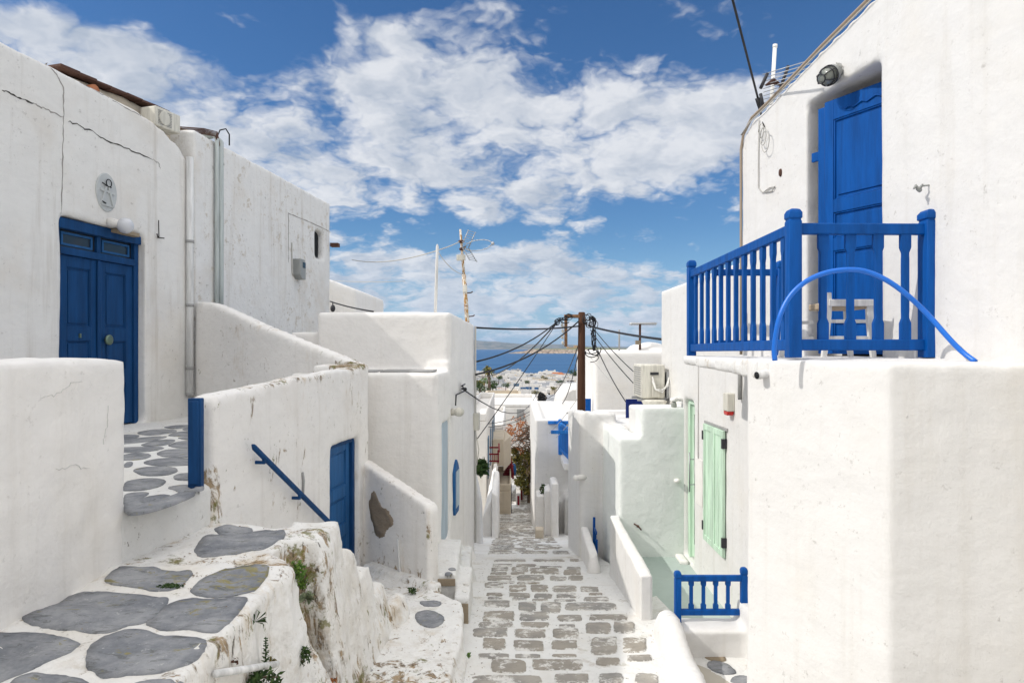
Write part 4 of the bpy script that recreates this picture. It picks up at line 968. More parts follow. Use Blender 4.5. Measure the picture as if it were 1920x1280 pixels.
# open leaf, folded leaf and the dark sheet behind
hinge, free = Vector((2.97, 5.16)), Vector((2.655, 5.80)); dd = hinge - free
DF = Fr(free.x, free.y, dd.x, dd.y, side=-1)
if DF.n.x < 0: DF = Fr(free.x, free.y, dd.x, dd.y, side=1)
lf = panel_door('door_leaf', DF, 0, dd.length, -.05, 2.08, 0, (.15, .43, .58), M['cobalt'], h4, .085, (.10, .11, .17), .055)
mb = MB(); mb.box(-.075, -.005, .01, .06, -.05, 2.05, DF.M).box(-.04, -.004, .061, .09, -.05, 2.05, DF.M)
mb.build('door_leaf', M['cobalt'], h4, bevel=.006)['label'] = 'second blue leaf folded edge on'
mb = MB()
for z in (1.62, .0):
    mb = MB(); mb.box(-.15, -.075, .02, .045, z - .01, z + .07, DF.M); mb.build('shutter_hinge', M['cobalt'], lf, bevel=.004)
mb = MB(); mb.box(UR(oy0) - .05, UR(oy1) + .05, .32, .34, -.2, oz + .05, HR.M); mb.build('door_frame', M['dark'], h4)  # dark sheet closing the opening, painted for the unlit interior
# carved top moulding of the leaf
mb = MB()
pts = [DF.w(.2 + .04 * k, -.006 - .0, 1.965 + .012 * math.sin(k * 2.1) + .002 * k) for k in range(11)]; mb.tube(pts, .007, 5); mb.build('moulding', M['cobalt'], lf)
# bulkhead lamp
u, z = HR.hit(1576, 140)
bl = thing('bulkhead_lamp', 'oval caged bulkhead lamp on the bright wall above the tall blue door', 'lamp', HR.w(u, 0, z))
ax = (HR.n * -1 + Vector((0, 0, -.45))).normalized(); e1 = HR.u; e2 = ax.cross(e1).normalized(); c = HR.w(u, -.07, z)
def oval(r1, r2, d, n=20): return [c + e1 * r1 * math.cos(2 * math.pi * i / n) + e2 * r2 * math.sin(2 * math.pi * i / n) + ax * d for i in range(n)]
mb = MB(); mb.loft([oval(.05, .04, -.06), oval(.055, .045, -.01), oval(.10, .075, 0), oval(.10, .075, .025)], sm=True); mb.build('lamp_base', M['greyplastic'], bl)
mb = MB(); mb.loft([oval(.088, .066, .025), oval(.085, .063, .07), oval(.06, .042, .10), oval(.02, .015, .11)], sm=True); mb.build('lamp_glass', M['lampglass'], bl)
mb = MB()
for r1, r2, d in ((.10, .077, .027), (.096, .073, .06), (.05, .035, .112)): q = oval(r1, r2, d); mb.tube(q + q[:1], .0045, 5)
for k in range(6):
    a = 2 * math.pi * k / 6 + .3; mb.tube([c + (e1 * math.cos(a) * r1 + e2 * math.sin(a) * r2) + ax * d for r1, r2, d in ((.10, .077, .025), (.098, .075, .06), (.08, .06, .095), (.05, .035, .112))], .0045, 5)
mb.build('cage', M['darksteel'], bl)
mb = MB()
for k in range(4): mb.tube([HR.w(u - .02 + .01 * k, .01, z + .04), HR.w(u - .05 + .02 * k, -.03, z + .07 + .01 * k), HR.w(u, -.05, z + .02)], .004, 4)
mb.build('lamp_wire', M['grey_cable'], bl)
# shutter hook
u, z = HR.hit(1742, 352)
mb = MB(); mb.tube([HR.w(u, .02, z + .02), HR.w(u, -.05, z + .01)], .006, 6)
mb.tube([HR.w(u - .01, -.055, z + .02), HR.w(u + .02, -.06, z - .01), HR.w(u + .0, -.07, z - .02), HR.w(u + .0, -.085, z - .01), HR.w(u + .0, -.10, z + .01), HR.w(u + .0, -.115, z - .012)], [.006, .014, .015, .013, .012, .006], 7)
tag(mb.build('shutter_hook', M['greyplastic'], loc=HR.w(u, 0, z)), 'small grey iron shutter hook on the bright wall right of the tall blue door', 'hook')
mb = MB(); u, z = HR.hit(1464, 324)
mb.loft([[HR.w(u + r * .022 * math.cos(k * .524), q, z + r * .04 * math.sin(k * .524)) for k in range(12)] for r, q in ((1, .0), (.8, -.0135))]); mb.build('pipe_hole', M['browniron'], h4)
# roof-edge conduit and cables on the house
mb = MB(); pts = [(UR(y), z + .0) for y, z in ((2.0, 3.83), (3.9, 3.11), (4.6, 2.83), (5.16, 2.67), (5.8, 2.57), (6.7, 2.40), (7.0, 2.36), (7.18, 2.24), (7.235, 2.1), (7.235, 1), (7.235, -.07))]
mb.tube([HR.w(u, -.012 if z > 2.2 else -.01, z) for u, z in pts], .014, 6); mb.build('roof_conduit', M['tan_pipe'], h4)
mb = MB(); mb.tube([HR.w(u + .02, -.028, z - .045 if z > 2.3 else z) for u, z in pts[:-3]], .007, 5); mb.build('roof_cable', M['grey_cable'], h4)
mb = MB(); ps = [HR.hit(*p) for p in ((1425, 225), (1424, 300), (1424, 352), (1432, 362), (1445, 352), (1455, 350), (1450, 358), (1436, 361))]
mb.tube([HR.w(u, -.012, z) for u, z in ps], .006, 5); mb.build('wall_cable', M['grey_cable'], h4)
mb = MB()
for k in range(3):
    u, z = HR.hit(1432 + 6 * k, 246 + 10 * k); mb.tube([HR.w(u + .05 * (1 + .2 * k) * math.cos(t * .55), -.03 - .01 * k, z + .07 * (1 + .25 * k) * math.sin(t * .55)) for t in range(12)], .0045, 5)
cb0 = HR.hit(1428, 240); 
tag(mb.build('cable_loop', M['grey_cable'], loc=HR.w(cb0[0], 0, cb0[1])), 'tangled loops of thin cable at the far top corner of the bright upper house', 'cable')
# roof antenna behind the wall edge
q = P(1444, 205, 7.2)
ra = thing('roof_antenna', 'grid television antenna with white stem on the bright house roof edge', 'antenna', q)
mb = MB(); mb.tube([P(1442, 222, 7.4) - Vector((0, 0, .3)), P(1446, 200, 7.4), P(1453, 88, 7.4)], .022, 8); mb.tube([P(1453, 90, 7.4), P(1453.3, 84, 7.4)], .026, 8, 0); mb.build('mast', M['whitewood'], ra)
mb = MB(); A, B, C_, D = P(1430, 140, 7.3), P(1523, 112, 7.0), P(1432, 200, 7.3), P(1528, 172, 7.0)
for k in range(10): mb.tube([A.lerp(C_, k / 9), B.lerp(D, k / 9)], .0045, 5)
mb.build('reflector', M['steel'], ra)
mb = MB(); 
for (p, q2) in (((1439, 138), (1426, 166)), ((1426, 176), (1431, 200)), ((1478, 124), (1462, 170))): mb.tube([P(*p, 7.2), P(*q2, 7.2)], .018, 6)
mb.build('reflector_bar', M['darksteel'], ra)
mb = MB(); mb.tube([P(1436, 160, 7.25), P(1450, 152, 7.3), P(1464, 160, 7.25)], [.01, .035, .012], 6); mb.build('clamp', M['browniron'], ra)
# ---- balcony slab and terrace block
blk = thing('terrace_wall', 'large bright whitewashed terrace block with a sharp corner, filling the lower right', 'wall', (3.0, 4.5, -3.2))
mb = MB(); zt = -.072
mb.prism([(1.68, 4.9), (2.15, 3.9), (3.2, 3.82), (5.5, 3.4), (5.5, 5.6), (2.9, 5.6), (2.3, 5.3), (1.9, 5.1)], -3.6, [zt, zt - .012, zt - .02, zt - .02, zt, zt, zt, zt])
mb.prism([(2.0, 4.5), (5.4, 3.9), (5.4, 8), (2.6, 7.2)], -.6, zt)
mb.prism([(3.02, 3.70), (3.36, 1.3), (3.72, -1.1), (5.5, -1.1), (5.5, 3.9), (3.1, 3.9)], -3.6, zt - .02)
wb = organic(mb, 'wall', M['white_right'], blk, .026, 2, .009, .8); bvb = bvh_of(wb)
mb = MB(); mb.prism([(1.70, 4.8), (2.6, 4.8), (2.6, 7.15), (1.79, 7.15)], [-.215, -.215, -.17, -.17], [-.078, -.078, -.085, -.085])
organic(mb, 'balcony_slab', M['white_old'], blk, .028, 2, .006, .3)
mb = MB(); q = P(1448, 699, 4.75); d = Vector((-1, -.35, -.12)).normalized()
mb.tube([q + d * -.25, q + d * .13], .030, 14); mb.build('drain_spout', M['pipewhite'], blk)
mb = MB(); mb.tube([q + d * .1301, q + d * .1335], .025, 12); mb.build('spout_bore', M['dark'], blk)
BKF = Fr(1.68, 4.9, .47, -1.0, side=-1)
if BKF.n.x < 0: BKF = Fr(1.68, 4.9, .47, -1.0, side=1)
for (px, py, k_) in ((1395, 903, 1.0), (1417, 898, .5), (1392, 805, .5), (1700, 780, .4), (1820, 970, .4), (1872, 1160, .5)):
    h = bvb.ray_cast(Vector((0, 0, 0)), P(px, py, 1).normalized(), 20)
    if h[0] is not None:
        e1_ = h[1].cross(Vector((0, 0, 1))).normalized(); mb = MB(); patch(mb, [h[0] + e1_ * .012 * k_ * math.cos(t) * random.uniform(.5, 1.2) + Vector((0, 0, .026 * k_ * math.sin(t) * random.uniform(.5, 1.2))) for t in [i * .7 for i in range(9)]], bvb, -h[1], .002, 2); mb.build('chip', M['mortar'] if k_ > .6 else HAIR, blk, recalc=False)
# ---- balcony railing
rl = thing('balcony_railing', 'bright cobalt blue wooden balcony railing around the upper terrace corner', 'railing', (2.3, 5.0, -.06))
def baluster(mb, p, z0, z1, w1=.032, w2=.019, dirv=Vector((1, 0, 0)), th=.014):
    p = Vector(p); d = Vector(dirv).normalized(); e = Vector((-d.y, d.x, 0)); rings = []
    h = z1 - z0
    for f, w_ in ((0, w1), (.16, w1), (.185, w1 * .82), (.21, w2), (.24, w2), (.27, w2 * 1.05), (.76, w2 * 1.05), (.79, w2), (.82, w2), (.845, w1 * .82), (.87, w1), (1, w1)):
        c_ = Vector((p.x, p.y, z0 + f * h)); rings.append([c_ + d * w_ + e * th, c_ - d * w_ + e * th, c_ - d * w_ - e * th, c_ + d * w_ - e * th])
    mb.loft(rings)
def post(name, parent, x, y, z0, z1, w_, mt, d_=None):
    d_ = d_ or w_; mb = MB(); rings = []
    for z, s_ in ((z0, 1), (z1 - .085, 1), (z1 - .08, .9), (z1 - .07, .9), (z1 - .065, 1.06), (z1 - .03, 1.06), (z1 - .008, .8), (z1, .4)):
        K = 4; rings.append([(x - w_ / 2 * s_, y - d_ / 2 * s_, z), (x + w_ / 2 * s_, y - d_ / 2 * s_, z), (x + w_ / 2 * s_, y + d_ / 2 * s_, z), (x - w_ / 2 * s_, y + d_ / 2 * s_, z)])
    mb.loft(rings); return mb.build(name, mt, parent, bevel=.008)
def rail(parent, a, b_, zc0, zc1, w_, h_, mt, name='rail'):
    mb = MB(); a = Vector((a[0], a[1], 0)); b_ = Vector((b_[0], b_[1], 0)); d = (b_ - a).normalized(); e = Vector((-d.y, d.x, 0)) * w_ / 2
    rings = [[p + e + Vector((0, 0, z - h_ / 2)), p - e + Vector((0, 0, z - h_ / 2)), p - e + Vector((0, 0, z + h_ / 2)), p + e + Vector((0, 0, z + h_ / 2))] for p, z in ((a, zc0), (b_, zc1))]
    mb.loft(rings); return mb.build(name, mt, parent, bevel=.008)
CB = M['cobalt']
NLp, FLp, NRp = (1.895, 4.60), (1.845, 7.02), (2.835, 4.62)
post('post', rl, *NLp, -.065, .935, .085, CB); post('post', rl, *FLp, -.08, .90, .08, CB); post('post', rl, *NRp, -.065, .935, .115, CB)
rail(rl, (NLp[0] + .04, NLp[1]), (NRp[0] - .05, NRp[1]), .80, .80, .05, .075, CB); rail(rl, (NLp[0] + .04, NLp[1]), (NRp[0] - .05, NRp[1]), .02, .02, .05, .075, CB)
for px in (1543, 1594, 1646, 1697):
    mb = MB(); baluster(mb, P(px, 0, 4.61), .05, .77, .036, .022); mb.build('baluster', CB, rl, bevel=.003)
rail(rl, (NLp[0], NLp[1] + .04), (FLp[0], FLp[1] - .04), .80, .755, .05, .075, CB); rail(rl, (NLp[0], NLp[1] + .04), (FLp[0], FLp[1] - .04), .02, .0, .05, .075, CB)
for k in range(12):
    t = (k + .75) / 12.6; x = NLp[0] + (FLp[0] - NLp[0]) * t; y = NLp[1] + (FLp[1] - NLp[1]) * t
    mb = MB(); baluster(mb, (x, y, 0), .04, .775 - .03 * t, .032, .019, Vector((0, 1, 0)), .016); mb.build('baluster', CB, rl, bevel=.003)
post('post', rl, 2.50, 6.35, -.07, .81, .075, CB)
rail(rl, (1.87, 6.35), (2.47, 6.35), .70, .70, .045, .06, CB); rail(rl, (1.87, 6.35), (2.47, 6.35), .04, .04, .045, .06, CB)
# hose
hp = [P(*p) for p in ((1453, 676, 4.42), (1452, 650, 4.42), (1460, 600, 4.40), (1478, 560, 4.40), (1505, 532, 4.38), (1540, 514, 4.38), (1580, 506, 4.36), (1620, 508, 4.36), (1660, 524, 4.33), (1700, 552, 4.3), (1740, 590, 4.28), (1780, 635, 4.2), (1805, 660, 4.15), (1829, 678, 4.08))]
hs = []
for i in range(len(hp) - 1):
    p0 = hp[max(0, i - 1)]; p1, p2 = hp[i], hp[i + 1]; p3 = hp[min(len(hp) - 1, i + 2)]
    for k in range(4): t = k / 4; hs.append(.5 * ((2 * p1) + (p2 - p0) * t + (2 * p0 - 5 * p1 + 4 * p2 - p3) * t * t + (3 * p1 - p0 - 3 * p2 + p3) * t ** 3))
hs.append(hp[-1])
mb = MB(); mb.tube(hs, .0165, 12); tag(mb.build('garden_hose', M['hose'], loc=hp[0]), 'bright blue garden hose arching up against the balcony railing', 'hose')
# chair
ch = thing('chair', 'small white wooden chair with a pale wicker seat behind the blue railing', 'chair', (2.45, 5.15, -.07))
WW = M['whitewood']; cx0, cx1, cy0, cy1 = 2.30, 2.60, 4.95, 5.3
mb = MB(); mb.box(cx0 + .0, cx1 + .02, cy0 - .01, cy1, .285, .335); mb.build('seat', paint('wicker_seat', (.46, .37, .26), .8, .2, (.6, .55, .48), (3, 60, 60)), ch, bevel=.01)
mb = MB(); mb.box(cx0 - .01, cx1 + .03, cy0 - .025, cy0 - .01, .30, .35); mb.build('seat_frame', WW, ch, bevel=.004)
for (x, y, zt_, dx_) in ((cx0 - .01, cy0, .40, -.03), (cx1 - .01, cy0, .30, .03), (cx0 - .22, cy1 - .1, .40, -.03), (cx1 - .0, cy1, .30, .03)):
    mb = MB(); mb.loft([[(x + dx_ * (1 - f) ** 2 - w_, y - .016, z), (x + dx_ * (1 - f) ** 2 + w_, y - .016, z), (x + dx_ * (1 - f) ** 2 + w_, y + .016, z), (x + dx_ * (1 - f) ** 2 - w_, y + .016, z)] for f, z, w_ in ((0, -.07, .018), (.3, .05, .02), (.6, .2, .024), (.85, .32, .026), (1, zt_, .02))]); mb.build('leg', WW, ch, bevel=.004)
for z in (.18, .06):
    mb = MB(); mb.box(cx0, cx1, cy0 - .008, cy0 + .008, z, z + .025); mb.build('stretcher', WW, ch, bevel=.003)
    mb = MB(); mb.box(cx0 - .23, cx0 + .0, cy1 - .1, cy1 - .08, z, z + .025); mb.build('stretcher', WW, ch, bevel=.003)
# ---- shop facade below
FX = 2.45
FF = Fr(FX, 0, 0, 1, side=1)      # u = Y
h6 = thing('house', 'white house with mint green shutter and mint green glazed door under the balcony', 'house', (3.5, 9, -3))
gd0, gd1, gdz = 9.22, 9.74, -.73
mb = MB()
mb.slab(rect(5.2, gd0, -3.5, .93) if False else [(5.2, -3.5), (gd0, -3.5), (gd0, .93), (7.3, .93), (7.2, -.1), (5.2, -.1)], 0, .3, FF.M)
mb.slab(rect(gd1, 11.25, -3.8, .93), 0, .3, FF.M).slab(rect(gd0 - .2, gd1 + .2, gdz, .93), 0, .3, FF.M).slab(rect(gd0 - .2, gd1 + .2, -3.8, -2.95), 0, .3, FF.M)
mb.slab([(5.2, -3.5), (11.25, -3.8), (11.25, .93), (7.4, .93), (7.3, -.1), (5.2, -.1)], .28, 3.5, FF.M)
w6 = organic(mb, 'wall', M['white_right'], h6, .045, 3, .008, .5)
mb = MB(); mb.box(gd1 - .10, gd1, .06, .16, -2.95, gdz, FF.M).box(gd0, gd0 + .02, .06, .16, -2.95, gdz, FF.M).box(gd0, gd1, .059, .159, gdz - .06, gdz, FF.M); mb.build('door_frame', M['mint'], h6, bevel=.004)
mb = MB(); mb.box(gd0 + .02, gd1 - .10, .12, .13, -2.93, gdz - .06, FF.M); gd = mb.build('door', M['glass'], h6)
mb = MB(); mb.box(gd1 - .19, gd1 - .105, .095, .119, -2.93, gdz - .07, FF.M).box(gd0 + .02, gd1 - .19, .096, .118, -2.93, -2.75, FF.M).box(gd0 + .02, gd1 - .19, .096, .118, gdz - .2, gdz - .07, FF.M); mb.build('stile', M['mint'], gd, bevel=.003)
mb = MB(); u = gd1 - .24; mb.tube([FF.w(u, .02, -2.0), FF.w(u, .02, -1.45)], .010, 8); mb.tube([FF.w(u, .02, -1.9), FF.w(u, .1, -1.9)], .006, 6); mb.tube([FF.w(u, .02, -1.55), FF.w(u, .1, -1.55)], .006, 6); mb.build('door_handle', M['steel'], gd)
# shutters
s0, s1, sz0, sz1 = 7.80, 8.60, -2.40, -.95
for k, (a, b_) in enumerate(((s0, 8.195), (8.205, s1))):
    mb = MB(); st_ = .055
    mb.box(a, a + st_, -.045, -.012, sz0, sz1, FF.M).box(b_ - st_, b_, -.045, -.012, sz0, sz1, FF.M).box(a + st_, b_ - st_, -.044, -.013, sz0, sz0 + .07, FF.M).box(a + st_, b_ - st_, -.044, -.013, sz1 - .07, sz1, FF.M)
    mb.box(a + st_, b_ - st_, -.032, -.014, sz0 + .07, sz1 - .07, FF.M); mb.box((a + b_) / 2 - .008, (a + b_) / 2 + .008, -.037, -.03, sz0 + .07, sz1 - .07, FF.M)
    sh = mb.build('shutter', M['mint'], h6, bevel=.004)
    e = a if k == 0 else b_
    for z in (sz0 + .12, sz1 - .2): mb = MB(); mb.box(e - .02, e + .02, -.056, -.0, z, z + .11, FF.M); mb.build('hinge', M['darksteel'], sh)
mb = MB(); mb.box(s0 - .06, s1 + .04, -.02, .02, sz1, sz1 + .035, FF.M); mb.build('lintel_trim', M['concrete'], h6, bevel=.004)
u, z = FF.hit(1360, 764); mb = MB()
sr = thing('alarm_box', 'small cream alarm box with a red underside above the mint green shutter', 'alarm', FF.w(u, 0, z))
mb.box(7.5, 7.66, -.085, .0, -.70, -.50, FF.M); mb.build('housing', M['cream'], sr, bevel=.01)
mb = MB(); mb.slab([(7.5, -.702), (7.66, -.702), (7.63, -.745), (7.53, -.745)], -.08, -.01, FF.M); mb.build('beacon', mat('red_beacon', (.5, .015, .01), .3)[0], sr, bevel=.006)
mb = MB(); mb.box(8.78, 9.08, -.008, .0, -2.05, -1.45, FF.M); mb.build('meter_hatch', M['white'], h6, bevel=.002)
mb = MB(); mb.tube([FF.w(8.95, -.01, z) for z in (-.2, -.8, -1.45)], .006, 5); mb.build('thin_cable', M['grey_cable'], h6)
mb = MB(); mb.tube([FF.w(7.28, -.02, z) for z in (-.12, -.3, -.55)], .022, 7); mb.build('downpipe', M['concrete'], h6)
u, z = FF.hit(1268, 757)
wl = thing('wall_lantern', 'small white ship style lamp on the white wall under the air conditioner', 'lamp', FF.w(u, 0, z))
mb = MB(); q = FF.w(9.82, -.12, -.80); mb.tube([q + Vector((.15, 0, .05)), q + Vector((0, 0, .07))], .025, 8); mb.tube([q + Vector((0, 0, .085)), q + Vector((0, 0, .045)), q + Vector((0, 0, .03))], [.05, .06, .045], 12); mb.build('lamp_cap', M['whitewood'], wl)
mb = MB(); mb.ball(q + Vector((0, 0, -.03)), (.042, .042, .07), 10, 8); mb.build('lamp_glass', M['lampglass'], wl)
# ---- mint courtyard
mb = MB(); mb.prism([(1.30, 6.4), (2.62, 5.2), (2.6, 9.9), (1.5, 9.9), (1.46, 7.1)], -3.5, [-3.03, -3.03, -2.985, -2.985, -3.02])
struct(organic(mb, 'courtyard', M['mint_floor'], None, .045, 2, .006, .5))
cw = MB(); cw.prism([(1.53, 9.76), (2.52, 9.76), (2.52, 10.3), (1.53, 10.3)], -3.9, -1.29); cw.prism([(1.85, 9.76), (2.52, 9.76), (2.52, 10.3), (1.85, 10.3)], -3.9, -.85)
cw.prism([(1.53, 9.76), (1.85, 9.76), (1.85, 11.9), (1.53, 11.9)], -3.9, -1.30)
tag(organic(cw, 'courtyard_wall', M['mint_white'], None, .032, 2, .008, .5, loc=(2, 10, -3)), 'stepped pale mint courtyard wall beside the mint green door', 'wall')
mb = MB(); mb.prism([(1.36, 7.25), (1.50, 7.25), (1.53, 9.8), (1.40, 9.8)], -3.6, [-2.41, -2.41, -2.40, -2.40])
tag(organic(mb, 'low_wall', M['white_right'], None, .026, 1, .006, .4, loc=(1.45, 8.5, -3)), 'low whitewashed wall dividing the lane from the mint courtyard', 'wall')
mb = MB(); q = P(1269, 922, 9.7); 
tap = MB(); tap.ball(P(1270, 901, 9.72), (.05, .05, .035), 10, 7); tap.tube([P(1270, 901, 9.8), P(1270, 901, 9.7)], .03, 8)
tag(tap.build('round_fitting', M['white'], loc=P(1270, 901, 9.7)), 'small round white fitting on the mint courtyard wall beside the green door frame', 'fitting')
tap = MB(); q = P(1196, 986, 9.74); tap.tube([q + Vector((-.05, .02, .03)), q + Vector((0, -.05, .01)), q + Vector((.04, -.06, -.04))], .011, 6); tap.ball(q, .02, 8, 6)
tag(tap.build('water_tap', M['browniron'], loc=q), 'tiny rusty water tap low on the mint courtyard wall', 'tap')
# little rock/pot at the wall's foot
mb = MB(); mb.prism([(2.32, 9.45), (2.44, 9.40), (2.44, 9.76), (2.32, 9.76)], -3.0, -2.93)
struct(organic(mb, 'threshold', M['white'], None, .03, 2, .01, .2))
# ---- lower small railing, its wall and curved stair parapet
lw = MB(); lw.prism([(1.66, 6.62), (2.46, 6.62), (2.46, 6.98), (1.66, 6.98)], -3.3, -2.74); lw.prism([(2.28, 5.2), (2.5, 5.2), (2.5, 6.98), (2.28, 6.98)], -3.3, -2.55)
tag(organic(lw, 'low_wall', M['white_right'], None, .03, 3, .01, .3, loc=(2.0, 6.8, -3)), 'low rounded white wall under the small blue railing', 'wall')
r2 = thing('stair_railing', 'small cobalt blue railing with four balusters standing on a low white wall', 'railing', (2.0, 6.84, -2.75))
for x, a, b_ in ((1.665, -2.78, -2.235), (2.33, -2.78, -2.20)): post('post', r2, x, 6.86, a, b_, .062, CB)
rail(r2, (1.69, 6.86), (2.30, 6.86), -2.31, -2.31, .045, .06, CB); rail(r2, (1.69, 6.86), (2.30, 6.86), -2.65, -2.65, .045, .06, CB)
for k in range(4):
    mb = MB(); baluster(mb, (1.80 + k * .123, 6.86, 0), -2.62, -2.34, .026, .016); mb.build('baluster', CB, r2, bevel=.002)
cp = MB()
for k in range(15):
    t = k / 14; y = 6.82 - t * 1.6; x = 1.565 - t * .12 ; zt_ = -2.66 - .0 * t + .03 * math.sin(t * 9)
    cp.tube([(x - .06 - .05 * t, y, -3.4), (x - .03, y, zt_ - .12), (x, y, zt_), (x, y, zt_ + .04)], [.17, .125, .10, .04], 12)
tag(organic(cp, 'parapet_wall', M['white_right'], None, .03, 4, .008, .3, loc=(1.5, 6, -3.2)), 'curving rounded white stair parapet at the lower right of the lane', 'wall')
mb = MB(); mb.prism([(1.5, 3.5), (2.4, 3.5), (2.4, 6.7), (1.6, 6.7)], -3.4, -3.0)
nk = struct(organic(mb, 'stair_floor', M['floorwhite'], None, .04, 3, .01, .3)); bvn = bvh_of(nk)
s_ = slates('stair_slates', bvn, -3.0, [ell(1352, 1252, 28, 11, .3), ell(1390, 1275, 20, 8)], mt=M['slate'], off=.008); s_.parent = nk
s_ = slates('stair_slates', bvn, -3.0, [ell(1335, 1228, 26, 9, .3)], mt=M['tan'], off=.008); s_.parent = nk
# ---- stepped white block beyond the court (left-facing corner lit)
bb = MB()
bb.prism([(1.14, 11.55), (1.22, 11.5), (1.75, 11.5), (1.75, 13.2), (1.12, 13.2)], -4.4, [-1.12, -1.10, -1.10, -1.22, -1.22])
bb.prism([(1.6, 12.9), (2.6, 12.9), (2.6, 13.2), (1.6, 13.2)], -4, -1.19); bb.prism([(1.5, 11.5), (2.7, 10.2), (2.7, 13), (1.5, 13)], -4, -1.28)
bb.prism([(1.14, 11.55), (1.26, 11.5), (1.20, 13.2), (1.08, 13.2)], -4.4, [-1.07, -1.06, -1.18, -1.18])
bb.prism([(1.86, 10.25), (2.6, 10.25), (2.6, 10.9), (1.86, 10.9)], -3.9, -.9)
tag(organic(bb, 'house', M['white_right'], None, .035, 2, .008, .5, loc=(1.8, 12, -4)), 'plain white block with a low roof terrace in front of the power pole', 'house')
mb = MB(); q = P(1086, 896, 11.45); mb.tube([q + Vector((.12, .1, 0)), q + Vector((-.06, 0, 0))], [.05, .045], 10); mb.ball(q + Vector((-.06, 0, 0)), .05, 8, 6)
tag(mb.build('roof_spout', M['white'], loc=q), 'short round white waterspout on the edge of the plain white block', 'spout')
lw = MB(); lw.prism([(1.13, 10.05), (1.27, 10.05), (1.27, 11.45), (1.15, 11.45)], -3.8, [-3.02, -3.02, -2.98, -2.98]); lw.tube([(1.2, 10.1, -3.8), (1.2, 10.0, -3.2), (1.2, 10.05, -3.05)], [.16, .10, .06], 8)
tag(organic(lw, 'low_wall', M['white'], None, .03, 3, .008, .3, loc=(1.2, 10.7, -3.6)), 'short low white wall in the shade beside the thin blue gate', 'wall')
bg_ = thing('gate', 'thin blue gate seen edge on behind the short low white wall', 'gate', (1.32, 10.6, -3.5))
mb = MB(); mb.box(1.33, 1.37, 11.2, 11.24, -3.6, -2.78); mb.build('gate_post', CB, bg_, bevel=.004)
mb = MB(); mb.box(1.335, 1.365, 10.86, 10.9, -3.6, -3.05); mb.build('gate_post', CB, bg_, bevel=.004)
mb = MB(); mb.box(1.34, 1.36, 10.9, 11.2, -2.98, -2.93); mb.build('rail', CB, bg_, bevel=.003)
for k in range(2): mb = MB(); mb.box(1.342, 1.358, 10.97 + k * .12, 10.99 + k * .12, -3.55, -2.98); mb.build('slat', CB, bg_)
# navy board and AC with base
mb = MB(); mb.box(2.09, 2.62, 12.5, 12.56, -1.3, -.94); tag(mb.build('panel_board', M['navy'], bevel=.004, loc=(2.3, 12.5, -1.2)), 'dark navy board standing behind the white block below the air conditioner', 'board')
a_ = thing('ac_unit', 'cream air conditioner unit hanging on the white wall under the sky', 'air conditioner', P(1228, 745, 10.7))
X0, X1, Z0, Z1, YY = 2.02, 2.38, -.79, -.26, 10.62
mb = MB(); mb.box(X0, X1, YY, YY + .75, Z0, Z1); mb.build('housing', M['cream'], a_, bevel=.02)
mb = MB()
for k in range(13): mb.box(X0 - .008, X0 + .004, YY + .1, YY + .65, Z0 + .05 + k * .035, Z0 + .065 + k * .035)
mb.build('grille', M['concrete'], a_)
mb = MB(); mb.box(X0 + .13, X1 - .1, YY - .012, YY, Z1 - .16, Z1 - .12); mb.build('name_plate', M['darksteel'], a_)
mb = MB(); mb.box(X0 + .16, X0 + .27, YY - .03, YY, Z0 + .02, Z0 + .2); mb.build('valve_cover', M['cream'], a_, bevel=.006)
mb = MB()
for k in range(2): mb.tube([(X0 + .16, YY - .02, Z0 + .28 + .06 * k), (X0 + .2, YY - .06, Z0 + .15), (X0 + .3, YY - .08, Z0 + .1 + .04 * k), (X0 + .37 + .02 * k, YY - .06, Z0 + .2), (X0 + .42, YY + .0, Z0 + .3 + .03 * k)], .014, 6)
mb.build('hose', M['whitewood'], a_)
mb = MB(); mb.box(X0 - .05, FX, YY + .08, YY + .12, Z0 - .04, Z0 - .005).box(X0 - .05, FX, YY + .6, YY + .64, Z0 - .04, Z0 - .005); mb.box(X1 + .03, FX - .001, YY + .02, YY + .6, Z0, Z1 - .12); mb.build('bracket', M['steel'], a_)
mb = MB(); mb.tube([(2.2, 10.55, -.90), (2.2, 10.55, -.82), (2.2, 10.55, -.80)], [.16, .2, .14], 14); mb.v = [Vector((v.x * 1.0, v.y, v.z)) for v in mb.v]
tag(mb.build('basin', M['cream'], loc=(2.2, 10.5, -.9)), 'shallow cream basin on the wall top just under the air conditioner', 'basin')
# ---- house C with roof box and antenna
hc = MB(); hc.prism([(2.42, 20.0), (6.0, 20.0), (6.4, 26), (2.46, 26)], -7, [-.10, -.05, -.05, -.08])
hc.prism([(3.75, 20.4), (4.6, 20.4), (4.6, 22), (3.75, 22)], -1, [.10, .12, .12, .10])
hc.tube([(4.2, 20.8, -.3), (4.2, 20.8, .1), (4.2, 20.8, .18)], [.5, .42, .15], 12)
hC = thing('house', 'white house with a grey shaded side wall just right of the power pole', 'house', (4, 22, -6)); organic(hc, 'wall', M['white'], hC, .09, 3, .01, .8)
sv = MB(); sv.box(2.20, 2.36, 20.4, 20.5, -3.2, -1.52)
sv.build('door', M['cobalt'], hC)
an = thing('roof_antenna', 'long thin rooftop antenna on a brown stem above the grey sided house', 'antenna', P(1200, 656, 20.3))
mb = MB(); mb.tube([P(1200, 660, 20.3), P(1200, 606, 20.3)], .035, 6); mb.build('mast', M['browniron'], an)
mb = MB(); mb.tube([P(1180, 607, 20.3), P(1231, 606, 20.3)], .03, 6)
